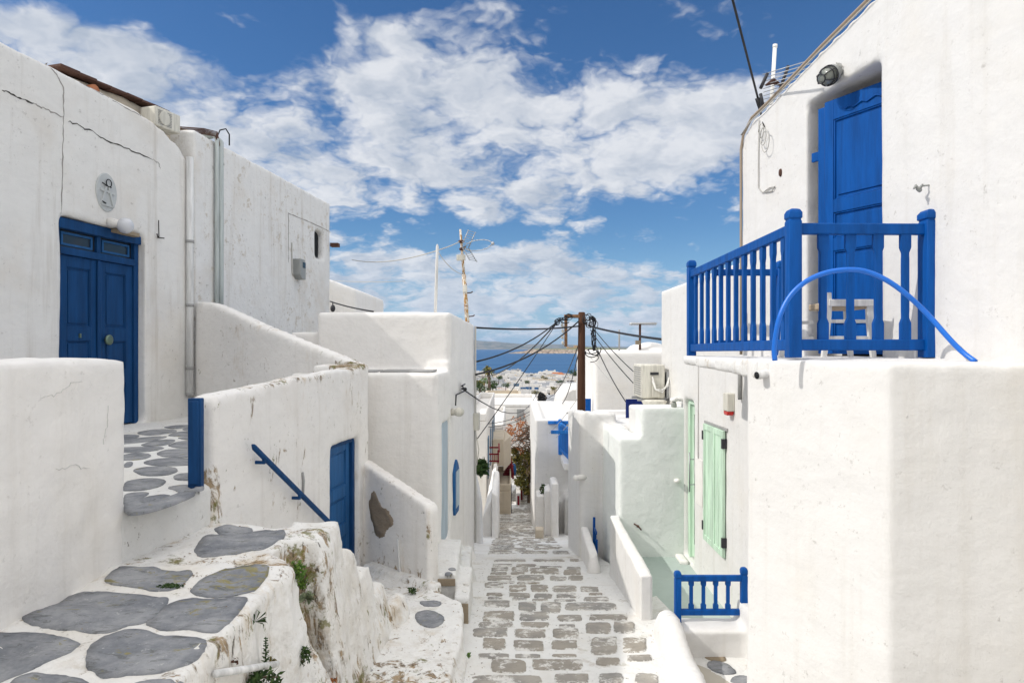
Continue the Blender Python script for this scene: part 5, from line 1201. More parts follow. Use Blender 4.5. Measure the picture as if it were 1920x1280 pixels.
for k in range(17): p = P(1184 + 2.8 * k, 606.7, 20.3); mb.tube([p + Vector((-.0, -.25, 0)), p + Vector((0, .25, .0))], .012, 4); mb.tube([p + Vector((0, 0, -.05)), p + Vector((0, 0, .05))], .012, 4)
mb.build('boom', M['steel'], an)
mb = MB(); q = P(1196, 642, 20.2); mb.box(q.x - .07, q.x + .07, q.y - .05, q.y + .05, q.z - .06, q.z + .06); mb.build('amplifier_box', M['tan'], an)
mb = MB(); mb.tube([P(1161, 658, 21), P(1161, 618, 21)], .028, 6); tag(mb.build('roof_pole', M['concrete'], loc=P(1161, 658, 21)), 'plain grey pole on the roof of the grey sided house', 'pole')
# ================================================================ power pole
YP = 16.0; px0 = P(1090, 585, YP)
pp = thing('power_pole', 'tall brown timber power pole in the middle, tangled with black cables', 'power pole', (px0.x, YP, -4.4))
mb = MB(); mb.tube([(px0.x, YP, -4.6), (px0.x, YP, -1), (px0.x + .01, YP, px0.z - .02), (px0.x + .01, YP, px0.z)], [.105, .095, .08, .06], 12); mb.build('pole', M['pole'], pp)
a = P(1061, 592, YP); mb = MB(); mb.box(a.x - .04, px0.x, YP - .05, YP + .04, a.z - .05, a.z + .03); mb.build('crossarm', M['oldwood'], pp, bevel=.01)
mb = MB(); mb.box(a.x - .035, a.x + .035, YP - .045, YP + .035, P(0, 652, YP).z + .03, a.z + .02); mb.build('hanger', M['oldwood'], pp, bevel=.01)
for k in range(4):
    q = P(1054 + 1 * (k % 2), 612 + 11 * k, YP - .05); mb = MB(); mb.tube([q, q + Vector((.1, .03, 0))], .012, 5); mb.ball(q + Vector((0, 0, .03)), (.03, .03, .045), 8, 6); mb.build('insulator', M['cream'], pp)
random.seed(3); mb = MB()
def tangle(mb, cxp, cyp, rx, ry, n, Y, r=.011):
    for k in range(n):
        a0, a1 = random.uniform(0, 6.3), random.uniform(1.5, 5); c_ = P(cxp + random.uniform(-rx, rx) * .5, cyp + random.uniform(-ry, ry) * .5, Y)
        r1, r2 = random.uniform(.3, 1) * rx / F * Y, random.uniform(.3, 1) * ry / F * Y
        mb.tube([c_ + Vector((r1 * math.cos(a0 + a1 * t / 9), random.uniform(-.03, .03), r2 * math.sin(a0 + a1 * t / 9))) for t in range(10)], r * random.uniform(.6, 1.2), 5)
tangle(mb, 1105, 603, 12, 13, 14, YP - .15); tangle(mb, 1060, 598, 16, 8, 7, YP - .12); tangle(mb, 1113, 628, 5, 26, 9, YP - .15); tangle(mb, 1112, 662, 14, 14, 5, YP - .15); tangle(mb, 1046, 603, 6, 6, 7, YP - .1)
mb.build('cable_tangle', M['black'], pp)
# overhead cables
CG = 'overhead cables strung over the lane'
def cable(label, a, b_, s_=.1, r=.012, mt='black'):
    mb = MB(); mb.tube(sag(a, b_, s_), r, 6); tag(mb.build('overhead_cable', M[mt], loc=a), label, 'cable', CG)
PT = P(1100, 604, YP); PLf = P(1060, 598, YP); PL = P(1046, 602, YP)
cable('thick level black cable from the white corner house to the power pole', P(892, 614, 12.1), P(1088, 611, YP), .05, .017)
cable('thick black cable running right from the power pole to the upper right house', P(1104, 611, YP), P(1250, 637, 11.3), .03, .022)
cable('black cable falling left from the pole, ending halfway up beside the sea', P(892, 678, 12.0), PL, .13, .016)
cable('thin black cable falling left from the pole across the sea toward the palm', P(893, 704, 30), PL, .45, .018)
cable('thick sagging black cable crossing the sea from the pole to the corner house', P(892, 702, 11.9), P(1084, 603, YP), .18, .017)
cable('long thin cable dropping steeply left from the pole to the corner house wall', P(895, 822, 13), PL, .04, .009)
cable('thin cable dropping from the pole toward the second short pole', P(1018, 742, 28), P(1087, 640, YP), .5, .011)
cable('thin cable from the pole down to the second pole coils', P(1042, 752, 27), P(1087, 650, YP), .6, .013)
cable('thin black cable falling right from the pole behind the white block', P(1176, 757, 12.6), P(1108, 625, YP), .10, .010)
cable('thin black cable falling right from the pole to the air conditioner top', P(1208, 714, 11), P(1110, 612, YP), .06, .009)
cable('thin black cable falling right from the pole to the air conditioner base', P(1204, 735, 11), P(1107, 618, YP), .06, .009)
cable('pale thin cable falling right from the pole across the grey side wall', P(1190, 757, 12.6), P(1106, 668, YP), .05, .006, 'grey_cable')
cable('sagging black cable from the corner house clamp over the town roofs', P(866, 728, 10.3), P(1012, 722, 40), .9, .012)
cable('pale cable dipping from the blue balcony corner up to the pole', P(1030, 812, 15.9), P(1084, 745, YP), .04, .007, 'grey_cable')
cable('pale cable rising behind the pole from the second bracket of the blue balcony', P(1043, 820, 15.8), P(1086, 770, YP), .02, .007, 'grey_cable')
cable('thin low cable from the second pole to the left lane houses', P(898, 795, 22), P(1016, 757, 28), .2, .012)
cable('thin cable below from the second pole to the left lane houses', P(897, 800, 22), P(1014, 762, 28), .25, .010)
cable('black cable behind the tall weathered house dropping to the corner house roof', P(619, 565, 15.4), P(700, 584, 12.2), .02, .014)
cable('white cable sagging from the tall house to the white roof pole', P(660, 487, 15.3), P(819, 470, 10.2), .10, .009, 'grey_cable')
cable('white cable rising from the white roof pole to the rusty mast', P(821, 469, 10.2), P(862, 453, 11.9), .01, .009, 'grey_cable')
cable('white cable sagging from the white roof pole to the middle of the mast', P(821, 472, 10.2), P(868, 514, 11.9), .07, .006, 'grey_cable')
cable('faint thin grey wire low over the small white house on the left', P(560, 520, 30), P(760, 527, 30), .1, .012, 'grey_cable')
mb = MB(); A, B = P(1366, -30, 5.6), P(1421, 184, 6.9); mb.tube(sag(A, B, .0, 6), .011, 6); mb.tube([B, P(1423, 196, 6.92), P(1427, 215, 6.9), P(1433, 240, 6.75)], [.03, .022, .008, .008], 6)
tag(mb.build('overhead_cable', M['black'], loc=B), 'black cable coming down from the top of the picture to the bright upper house', 'cable', CG)
mb = MB(); A = HR.w(*[(lambda h: (h[0], -.02, h[1]))(HR.hit(1433, 244))][0]); 
# ================================================================ the lane beyond
random.seed(21)
# white house with the blue balcony (right)
hb = thing('house', 'white house with the small blue balcony down the lane on the right', 'house', (1.2, 18.5, -4.8))
mb = MB(); zt = -1.78
mb.prism([(.575, 17.05), (.65, 17.0), (2.4, 17.0), (2.4, 23), (.62, 23)], -6, zt - .1); 
for q in ([(.575, 17.05), (.65, 17.0), (2.4, 17.0), (2.4, 17.25), (.6, 17.25)], [(.575, 17.0), (.8, 17.0), (.85, 23), (.62, 23)], [(.6, 22.7), (2.4, 22.7), (2.4, 23), (.6, 23)]): mb.prism(q, -3, zt)
mb.prism([(1.25, 16.2), (1.7, 16.2), (1.7, 17.1), (1.25, 17.1)], -6, -3.55 + .0)
mb.prism([(1.0, 16.75), (1.35, 16.6), (1.35, 17.1), (1.0, 17.1)], -6, -3.75)
organic(mb, 'wall', M['white_right'], hb, .06, 4, .01, .5)
mb = MB(); q0 = P(1074, 928, 16.15); mb.box(q0.x - .02, 1.7, 16.14, 16.18, P(0, 1014, 16.15).z, P(0, 982, 16.15).z); mb.build('door', M['slategrey'], hb)
mb = MB(); mb.box(P(1077.5, 0, 16.1).x, 1.7, 16.13, 16.17, P(0, 968, 16.15).z, P(0, 926, 16.15).z); mb.build('window', M['dark'], hb)
bal = thing('balcony_railing', 'small sky blue balcony railing jutting from the white house down the lane', 'railing', P(1065, 850, 16))
B1 = paint('sky_blue_paint', (.03, .20, .60), .45, .1)
z1, z0 = P(0, 800, 16.3).z, P(0, 848, 16.3).z
x0, x1, y0, y1 = P(1050, 0, 17).x, 1.75, 15.7, 17.0
for (x, y_) in ((x0, y1 - .05), (x0 + .17, y0)): post('post', bal, x, y_, z0 - .15, z1 + .12, .09, B1)
rail(bal, (x0, y1), (x0 + .17, y0), z1, z1 - .04, .06, .08, B1); rail(bal, (x0, y1), (x0 + .17, y0), z0, z0 - .08, .06, .08, B1)
rail(bal, (x0 - .3, y0), (x1, y0), z1 - .05, z1 - .05, .06, .08, B1); rail(bal, (x0 + .17, y0), (x1, y0), z0 - .1, z0 - .1, .06, .09, B1); rail(bal, (x0 - .3, y1), (x1, y1), z1 + .03, z1 + .03, .06, .08, B1)
for k in range(9): t = (k + 1) / 10; mb = MB(); mb.box(x0 + .17 * t - .03, x0 + .17 * t + .03, y1 - 1.3 * t - .03, y1 - 1.3 * t + .03, z0 - .05, z1); mb.build('baluster', B1, bal)
for k in range(3): mb = MB(); mb.box(x0 + .3 + .16 * k, x0 + .34 + .16 * k, y0 - .02, y0 + .02, z0 - .08, z1 - .05); mb.build('baluster', B1, bal)
for k in range(4): mb = MB(); mb.box(x0 + .12 + .16 * k, x0 + .16 + .16 * k, y1 - .02, y1 + .02, z0 + .1, z1); mb.build('baluster', B1, bal)
mb = MB(); mb.prism([(x0 + .0, y0 - .05), (x1, y0 - .05), (x1, y1), (x0, y1)], z0 - .3, z0 - .16); mb.build('slab', M['white'], hb)
mb = MB(); q = P(1070, 776, 17.5); mb.tube([q + Vector((0, 0, -.12)), q], .012, 5); mb.loft([[q + Vector((r * .15 * math.cos(k * .5236), r * .10 * math.sin(k * .5236), d * .5 - .045 * r * math.cos(k * .5236))) for k in range(12)] for r, d in ((1, .0), (.6, -.03), (.1, -.04))]); mb.tube([q + Vector((0, 0, -.03)), q + Vector((.02, -.12, .12))], .01, 5)
tag(mb.build('satellite_dish', M['darksteel'], loc=q), 'small dark dish lying on the roof of the house with the blue balcony', 'dish')
def leafball(mb, c, r, n, size, flat=.75, tone=(0, 1)):
    c = Vector(c)
    for _ in range(n):
        d = Vector((random.gauss(0, 1), random.gauss(0, 1), random.gauss(0, 1))).normalized() * random.random() ** .45
        p = c + Vector((d.x * r[0], d.y * r[1], d.z * r[2])); s_ = size * random.uniform(.6, 1.3)
        a = Vector((random.gauss(0, 1), random.gauss(0, 1), random.gauss(0, 1))).normalized(); b_ = a.cross(Vector((random.gauss(0, 1), random.gauss(0, 1), random.gauss(0, 1)))).normalized()
        mb.tone = random.uniform(*tone) + .001
        mb.add([p - a * s_, p - b_ * s_ * .4, p + a * s_, p + b_ * s_ * .4], [(0, 1, 2, 3)])
    mb.tone = 0
def plant(name, label, cat, mt, c, r, n, size, stems=3, grp=None):
    t = thing(name, label, cat, Vector(c) - Vector((0, 0, r[2])), grp)
    mb = MB(); leafball(mb, c, r, n, size); mb.build('foliage', mt, t, recalc=False)
    mb = MB()
    for k in range(stems):
        b0 = Vector(c) + Vector((random.uniform(-.2, .2) * r[0], random.uniform(-.2, .2) * r[1], -r[2])); mb.tube([b0, Vector(c) + Vector((random.uniform(-.5, .5) * r[0], random.uniform(-.5, .5) * r[1], r[2] * .3))], size * .12, 5)
    mb.build('stem', M['bark'], t); return t
plant('plant', 'small green plant in a white pot wall below the blue balcony house', 'plant', M['leafdark'], P(1018, 916, 16.6), (.12, .12, .12), 70, .05)
# stepped white blocks at the foot of the balcony house
for k, (x0_, x1_, y_, yt, lab) in enumerate(((1006, 1022, 16.4, 928, 'rounded white planter block at the foot of the balcony house'), (1022, 1034, 16.0, 918, 'tall slim white gate pier right of the rounded planter block'), (1034, 1048, 15.6, 905, 'white arched wall pier closest to the shaded recess down the lane'))):
    mb = MB(); a = P(x0_, yt, y_); b_ = P(x1_, yt, y_); mb.prism([(a.x, y_), (b_.x, y_), (b_.x, y_ + .8), (a.x, y_ + .8)], -6, a.z); 
    tag(organic(mb, 'low_wall', M['white'], None, .035, 4, .006, .3, loc=(a.x, y_, -5)), lab, 'wall')
mb = MB(); q = P(1014, 1010, 15.3); mb.box(q.x - .12, q.x + .06, 15.2, 15.5, H(15.3) - .1, H(15.3) + .22); tag(mb.build('concrete_block', M['beige'], bevel=.015, loc=(q.x, 15.3, H(15.3))), 'small beige concrete block beside the paved lane', 'block')
# left lane walls
def simple_wall(label, poly, zb, zts, mt='white', vox=.05, cat='wall', name='lane_wall'):
    mb = MB(); mb.prism(poly, zb, zts); c = poly[0]
    return tag(organic(mb, name, M[mt], None, vox, 4, .008, .4, loc=(c[0], c[1], zb + .5)), label, cat)
mb = MB(); a = P(891, 0, 14); pts = [(-2.0, -2.2), (-.98, -2.25), (-.88, -2.32), (-.78, -2.5), (-.70, -2.8), (-.62, -3.2), (-.60, -4.5), (-2.0, -4.5)]
mb.add([(x, 14.0, z) for x, z in pts] + [(x, 14.4, z) for x, z in pts], [tuple(range(8)), tuple(range(15, 7, -1))] + [(i, (i + 1) % 8, 8 + (i + 1) % 8, 8 + i) for i in range(8)])
tag(organic(mb, 'lane_wall', M['white_right'], None, .05, 4, .008, .4, loc=(-1, 14, -4)), 'bright white wall end with a curved shoulder just past the corner house', 'wall')
def pz(py, Y): return (HZ - py) / F * Y
def px_(px, Y): return (px - 960) / F * Y
simple_wall('white sloping stair wall beside the curved wall end, under the palm pot', [(px_(905, 16), 16), (px_(922, 16), 16), (px_(938, 22) - .1, 22), (px_(926, 22), 22)], -7, [pz(965, 16), pz(930, 16), pz(866, 22), pz(866, 22)])
simple_wall('narrow white pier at the near end of the red railed stair', [(px_(922, 15.4), 15.4), (px_(934, 15.4), 15.4), (px_(937, 17.5), 17.5), (px_(925, 17.5), 17.5)], -6, [pz(922, 15.4), pz(930, 15.4), pz(880, 17.5), pz(880, 17.5)])
mb = MB(); mb.box(px_(932, 19), px_(937, 19), 19, 19.1, pz(955, 19), pz(912, 19)); tag(mb.build('wooden_door', M['oldwood'], loc=(px_(934, 19), 19, pz(955, 19))), 'sliver of an orange wooden door past the white piers on the left', 'door')
plant('potted_plant', 'dark spiky potted plant on the wall left of the lane', 'plant', M['leafdark'], P(902, 876, 17), (.17, .25, .22), 220, .10)
# far-left facade houses
def town_house(name, label, x0, x1, y0, y1, zt, zb, mt, wins=(), parapet=.25, grp=None, wm='dark', roofm='beige', doors=()):
    t = thing(name, label, 'house', ((x0 + x1) / 2, (y0 + y1) / 2, zb), grp)
    mb = MB(); mb.box(x0, x1, y0, y1, zb, zt - parapet)
    th = min(.25, (x1 - x0) * .1)
    mb.box(x0, x1, y0, y0 + th, zt - parapet, zt).box(x0, x1, y1 - th, y1, zt - parapet, zt).box(x0, x0 + th, y0 + th, y1 - th, zt - parapet, zt - .002).box(x1 - th, x1, y0 + th, y1 - th, zt - parapet, zt - .002)
    mb.build('wall', M[mt], t, bevel=.06 if y0 < 60 else 0)
    for (u, v, w_, h_, side) in wins:
        mb = MB()
        if side == 'f': mb.box(x0 + u * (x1 - x0), x0 + u * (x1 - x0) + w_, y0 - .03, y0 + .05, zt - v - h_, zt - v)
        elif side == 'l': mb.box(x0 - .03, x0 + .05, y0 + u * (y1 - y0), y0 + u * (y1 - y0) + w_, zt - v - h_, zt - v)
        else: mb.box(x1 - .05, x1 + .03, y0 + u * (y1 - y0), y0 + u * (y1 - y0) + w_, zt - v - h_, zt - v)
        mb.build('window', M[wm], t)
    return t
town_house('house', 'white two storey house at the left edge of the lane with narrow windows', px_(870, 21), px_(912, 21), 21, 31, pz(775, 21), -8, 'townwhite', ((.1, .9, .8, 1.3, 'r'), (.35, .9, .8, 1.3, 'r'), (.6, .9, .8, 1.3, 'r'), (.82, .9, .8, 1.3, 'r')), wm='slategrey')
town_house('house', 'white house with pale stone roof edge behind the red balcony', px_(893, 33), px_(944, 33), 33.5, 44, pz(797, 33), -11, 'townwhite', ((.3, 1.2, .8, 1.3, 'r'), (.7, 1.2, .8, 1.3, 'r')))
town_house('house', 'broad white house with one grey door and rounded roof corner behind the bare tree', px_(905, 46), px_(1012, 46), 46, 56, pz(757, 46), -13, 'townwhite', ((.60, .35, .5, .75, 'f'),), wm='concrete')
bx2 = thing('stair_house', 'beige plastered stair house with a slanted underside above the red stair', 'house', (px_(930, 27), 27, -8))
mb = MB(); mb.box(px_(917, 27), px_(945, 27), 27, 30, pz(873, 27), pz(822, 27)); mb.prism([(px_(945, 27) - .02, 27), (px_(958, 29), 29), (px_(945, 30), 31)], -4.9, -3.7); mb.box(px_(905, 27), px_(920, 27), 27.2, 30, -9, -4.0)
mb.build('wall', M['beige'], bx2, bevel=.04)
rb = thing('balcony_railing', 'dark red balcony railing on the left side of the lane', 'railing', P(920, 866, 23))
Y0 = 23.; 
for px in (905, 934): post('post', rb, px_(px, Y0), Y0, pz(868, Y0), pz(843, Y0), .05, M['red'])
rail(rb, (px_(903, Y0), Y0), (px_(936, Y0), Y0), pz(851, Y0), pz(851, Y0), .05, .05, M['red']); rail(rb, (px_(905, Y0), Y0), (px_(936, Y0), Y0), pz(864, Y0), pz(864, Y0), .05, .05, M['red']); rail(rb, (px_(908, Y0), Y0 + .8), (px_(936, Y0), Y0 + .8), pz(845, Y0), pz(845, Y0), .05, .05, M['red'])
for k in range(9): mb = MB(); x = px_(907 + 3.3 * k, Y0); mb.box(x - .012, x + .012, Y0 - .02, Y0 + .02, pz(864, Y0), pz(851, Y0)); mb.build('baluster', M['red'], rb)
rail(rb, (px_(936, Y0), Y0), (px_(934, Y0), Y0 + 1.4), pz(846, Y0), pz(843, Y0), .05, .06, M['red'])
rs = thing('red_stair', 'dark red wooden stair climbing under the beige stair house', 'stair', P(948, 892, 29))
mb = MB()
for k in range(6): a = P(941 + 2.2 * k, 895 - 4 * k, 29 + .1 * k); mb.box(a.x, a.x + .45 - .04 * k, a.y, a.y + .35, a.z, a.z + .05)
mb.build('treads', M['red'], rs)
mb = MB(); mb.tube([P(962, 897, 28.8), P(957, 865, 29.3)], .05, 5); mb.tube([P(963, 890, 28.8), P(956, 850, 29.3)], .03, 5); mb.build('rail', M['red'], rs)
# shaded low houses with red shutters
lo = town_house('house', 'low shaded house with small red windows beside the dark part of the lane', px_(930, 26), px_(958, 28), 26, 30, pz(898, 27), -9, 'beige', ((.2, .6, .3, .7, 'r'), (.7, .6, .3, .7, 'r')), wm='dark')
for k, (a, b_, yt, yb, Y) in enumerate(((968, 976, 925, 975, 32), (974, 981, 912, 958, 34), (980, 985, 902, 945, 37))):
    t = thing('house', ('nearest', 'middle', 'farthest')[k] + ' of three stepped white house fronts with red doors', 'house', P((a + b_) / 2, yb, Y))
    mb = MB(); mb.box(px_(a, Y), px_(b_, Y), Y, Y + 3, -10, pz(yt, Y)); mb.build('wall', M['townwhite'], t)
    mb = MB(); mb.box(px_(a, Y) + .05, px_(a, Y) + .15, Y - .02, Y + .02, pz(yt + 25, Y), pz(yt + 4, Y)); mb.build('door', M['red'], t)
wr = town_house('house', 'white house front beyond the blue balcony house with a small pier', px_(1003, 30), px_(1060, 30), 27, 40, -4.9, -10, 'townwhite')
simple_wall('white pier with a pointed top at the dark turn of the lane', [(px_(994, 29), 28.6), (px_(1004, 29), 28.6), (px_(1004, 29), 29.2), (px_(994, 29), 29.2)], -8, [pz(905, 29)] * 4, vox=.05)
# tree over the lane
def limb(mb, a, b_, r0, r1, w_=.08):
    pts = [Vector(a).lerp(Vector(b_), t / 5) + Vector((random.uniform(-w_, w_), random.uniform(-w_, w_), random.uniform(-w_, w_))) * (1 if 0 < t < 5 else 0) for t in range(6)]
    mb.tube(pts, [r0 + (r1 - r0) * t / 5 for t in range(6)], 6); return pts
tr = thing('tree', 'half bare tree with orange leaves above and yellow green leaves below, over the lane', 'tree', P(991, 950, 33))
mb = MB(); T0 = P(992, 945, 33); T1 = P(996, 850, 33); T2 = P(998, 795, 33)
limb(mb, T0, T1, .10, .08); limb(mb, T1, T2, .08, .05); tips = []
for k in range(26):
    base = T1.lerp(T2, random.random()); tip = P(random.uniform(946, 1003), random.uniform(782, 850), random.uniform(31.5, 35)); pts = limb(mb, base, tip, .035, .010, .12)
    for j in range(4): q = pts[random.randint(2, 5)]; t2 = q + Vector((random.uniform(-.35, .25), random.uniform(-.3, .3), random.uniform(-.1, .4))); limb(mb, q, t2, .012, .005, .03); tips.append(t2)
for k in range(10):
    tip = P(random.uniform(960, 1000), random.uniform(855, 900), random.uniform(32, 34)); limb(mb, T0.lerp(T1, random.uniform(.3, 1)), tip, .03, .01, .1)
mb.build('trunk', M['bark'], tr)
mb = MB()
for q in tips:
    if random.random() < .75 and q.x < px_(985, 33): leafball(mb, q, (.16, .16, .12), 9, .055)
leafball(mb, P(958, 806, 32.5), (.30, .3, .32), 160, .06); leafball(mb, P(975, 795, 32.5), (.25, .3, .2), 60, .055)
leafball(mb, P(951, 822, 32.5), (.14, .2, .25), 70, .055)
mb.build('leaves', M['rusty'], tr, recalc=False)
mb = MB()
for (px, py, r) in ((984, 855, .42), (975, 880, .42), (990, 885, .42), (968, 862, .32), (982, 905, .35), (992, 862, .35), (973, 902, .25), (965, 845, .2), (990, 920, .25)): leafball(mb, P(px, py, 33), (r, r, r * .95), int(1100 * r), .075)
mb.build('crown', M['olive'], tr, recalc=False)
pc = MB(); q = P(963, 880, 31); pc.tube([q + Vector((0, 0, -.25)), q, q + Vector((0, 0, .2)), q + Vector((0, 0, .28))], [.1, .13, .1, .03], 8); tag(pc.build('blue_drum', M['blue2'], loc=q), 'small blue drum half hidden by the tree leaves', 'drum')
# second pole
p2 = thing('power_pole', 'short weathered power pole with a knot of black cables farther down the lane', 'power pole', P(1017, 795, 28))
mb = MB(); mb.tube([P(1017, 830, 28), P(1017, 760, 28), P(1018, 740, 28)], .13, 8); mb.build('pole', paint('lichen_timber', (.24, .17, .11), .9, .6, (.5, .48, .42), (8, 8, 3)), p2)
mb = MB(); tangle(mb, 1016, 745, 8, 8, 16, 27.8, .03); tangle(mb, 1036, 768, 8, 10, 5, 27.8, .02); mb.tube(sag(P(1026, 752, 27.8), P(1048, 755, 27.8), .1), .025, 5); mb.tube([P(1022, 748, 27.8), P(1026, 770, 27.8), P(1034, 780, 27.8), P(1042, 770, 27.8)], .03, 5); mb.build('cable_tangle', M['black'], p2)
# white vaulted roof left of the pole
vb = thing('vaulted_house', 'white house with a half round vaulted end left of the power pole', 'house', (px_(1072, 34), 36, -9))
mb = MB(); pts = [(px_(1048, 34), pz(800, 34)), (px_(1049, 34), pz(768, 34)), (px_(1054, 34), pz(748, 34)), (px_(1062, 34), pz(735, 34)), (px_(1072, 34), pz(728, 34)), (px_(1100, 34), pz(727, 34)), (px_(1125, 34), pz(727, 34)), (px_(1125, 34), -9), (px_(1048, 34), -9)]
n = len(pts); mb.add([(x, 34, z) for x, z in pts] + [(x, 39, z) for x, z in pts], [tuple(range(n)), tuple(range(2 * n - 1, n - 1, -1))] + [(i, (i + 1) % n, n + (i + 1) % n, n + i) for i in range(n)])
mb.build('wall', M['townwhite'], vb, bevel=.1)
town_house('house', 'white house with a wooden doorway between the pole and the grey sided house', px_(1098, 27), px_(1118, 27), 27, 31, pz(722, 27), -7, 'townwhite', ((.55, .35, .14, 1.1, 'f'),), wm='oldwood')
town_house('house', 'low beige roofed long building below the sea of roofs', px_(905, 62), px_(978, 62), 62, 70, pz(742, 62), -14, 'beige', ((.3, .5, .6, .8, 'f'),))
town_house('house', 'white house with tiny blue windows left under the palm', px_(885, 58), px_(905, 58), 56, 66, pz(752, 58), -14, 'townwhite', ((.8, .8, .9, 1.1, 'f'),), wm='cobalt')
# ================================================================ the town to the shore
random.seed(11); far = []
Y = 62.
while Y < 905:
    step = 7 + Y * .011; xa, xb = -.085 * Y, .125 * Y; x = xa + random.uniform(0, 4)
    while x < xb:
        w_ = random.uniform(4.5, 9) * (1 + Y / 1400); d_ = random.uniform(5, 9); y_ = Y + random.uniform(-2.5, 2.5)
        if random.random() < .93:
            h_ = random.uniform(3.0, 5.8) + (1.5 if random.random() < .12 else 0)
            far.append((x, x + w_, y_, y_ + d_, H(y_) - .5, H(y_) + h_))
        x += w_ + random.uniform(.3, 2.6)
    Y += step
# hold rooflines under the sea line seen in the photo
kept = []
for (x0_, x1_, y0_, y1_, zb, zt_) in far:
    pxm = 960 + F * (x0_ + x1_) / 2 / y0_; pyt = HZ - zt_ / y0_ * F
    lim = 700 + 5 * math.sin(pxm * .09) + (0 if y0_ > 500 else 6 if y0_ > 250 else 26)
    if y0_ < 110: lim = 775
    if pyt < lim - (6 if random.random() < .1 else 0): zt_ = -(lim - HZ) / F * y0_
    if zt_ - H(y0_) > 1.8: kept.append((x0_, x1_, y0_, y1_, zb, zt_))
kept.sort(key=lambda h: h[2]); NBIG = 270
def body(mb, h, mi=0):
    x0_, x1_, y0_, y1_, zb, zt_ = h; mb.box(x0_, x1_, y0_, y1_, zb, zt_ - .35, None, mi)
    th = .3
    mb.box(x0_, x1_, y0_, y0_ + th, zt_ - .35, zt_, None, mi).box(x0_, x1_, y1_ - th, y1_, zt_ - .35, zt_, None, mi).box(x0_, x0_ + th, y0_ + th, y1_ - th, zt_ - .35, zt_, None, mi).box(x1_ - th, x1_, y0_ + th, y1_ - th, zt_ - .35, zt_, None, mi)
    r = random.random()
    if r < .35: u = random.uniform(x0_ + .5, x1_ - 1.8); mb.box(u, u + random.uniform(1.2, 2.5), y0_ + 2, y0_ + 4, zt_ - .35, zt_ + random.uniform(.6, 1.6), None, mi)
    elif r < .6: u = random.uniform(x0_ + .5, x1_ - .8); mb.box(u, u + .5, y0_ + 1, y0_ + 1.5, zt_ - .35, zt_ + .9, None, mi)
HM = [M['townwhite'], plaster('town_cream', (.62, .55, .45), (.5, .42, .32), stain=.4, bump=.1), plaster('town_shade_white', (.50, .51, .53), (.5, .47, .42), stain=.3, bump=.1)]  # the grey plaster has wall shade put into its colour
WM = [M['dark'], M['dark'], M['browniron'], M['blue2'], M['oldwood'], M['slategrey']]
rest = MB()
GRP = 'cube houses of the town going down to the sea'
for i, h in enumerate(kept):
    x0_, x1_, y0_, y1_, zb, zt_ = h
    hm_ = random.choice((0, 0, 0, 1, 2, 2))
    wd = []
    nw = random.randint(3, 5) if y0_ < 500 else random.randint(1, 3)
    for k in range(nw):
        u = x0_ + (k + random.uniform(.2, .6)) * (x1_ - x0_) / nw; ww = random.uniform(.9, 2.0) * (1 + y0_ / 450); hh = random.choice((1.1, 1.5, 2.1)) * (1 + y0_ / 900); z_ = zt_ - random.uniform(.9, 1.5) - (2.6 if zt_ - zb > 6 and random.random() < .5 else 0)
        if z_ - hh > zb + .2: wd.append((u, ww, z_ - hh, z_))
    if i < NBIG:
        t = thing('town_house', ('white', 'cream', 'shade toned white')[hm_] + ' cube house among many alike on the slope down to the sea', 'house', ((x0_ + x1_) / 2, (y0_ + y1_) / 2, zb), GRP)
        mb = MB(); body(mb, h); mb.build('wall', HM[hm_], t)
        m_ = random.choice(WM)
        for (u, ww, a, b_) in wd: mb = MB(); mb.box(u, u + ww, y0_ - .06, y0_ + .05, a, b_); mb.build('window', m_, t)
        if random.random() < .3: mb = MB(); mb.box(x0_ + .4, x1_ - .4, y0_ + .4, y1_ - .4, zt_ - .34, zt_ - .2); mb.build('roof', random.choice((M['terracotta'], M['beige'], M['concrete'])), t)
    else:
        body(rest, h, hm_)
        for (u, ww, a, b_) in wd: rest.box(u, u + ww, y0_ - .06, y0_ + .05, a, b_, None, 3)
if rest.v: tag(rest.build('distant_houses', HM + [M['dark']]), 'mass of tiny white houses along the shore', 'houses', None, 'stuff')
# vegetation of the town, antennas, the palm, a tiled roof
pal = thing('palm_tree', 'lone palm tree rising above the white town at the left', 'palm', P(917, 730, 150))
mb = MB(); a, b_ = P(917, 742, 150), P(916, 695, 150); mb.tube([a, a.lerp(b_, .5) + Vector((.1, 0, 0)), b_], [.45, .35, .3], 7); mb.build('trunk', M['bark'], pal)
mb = MB()
for k in range(60):
    d = Vector((random.gauss(0, 1), random.gauss(0, 1), random.uniform(-.6, 1.0))).normalized(); L_ = random.uniform(1.2, 2.1); p0 = b_; s_ = d.cross(Vector((0, 0, 1))).normalized() * .22; mb.tone = random.random()
    p1 = p0 + d * L_ * .6 + Vector((0, 0, .15)); p2_ = p0 + d * L_ - Vector((0, 0, .7)); mb.add([p0, p1 - s_, p2_, p1 + s_], [(0, 1, 2, 3)])
mb.tone = 0; mb.build('crown', M['olive'], pal, recalc=False)
TL = ('dark bushy tree left below the palm in front of the white town', 'grey green bush beside the left edge of the town', 'green treetop just left of the palm trunk', 'low dark hedge between town houses right of the palm', 'dark tree at the shore near the right end of the town', 'bush behind the rounded roofs in the middle of the town', 'small dark tree low among the roofs right of the palm', 'tiny dark tree in the middle of the town, above the second pole', 'small olive bush just left of the second pole knot', 'small dark bush over the beige roofed long building', 'dark bush between the second pole and the vaulted house', 'tiny dark tree high in the town right of the palm crown', 'olive tree near the shore straight above the second pole', 'dark tree between the shore and the tall brown pole')
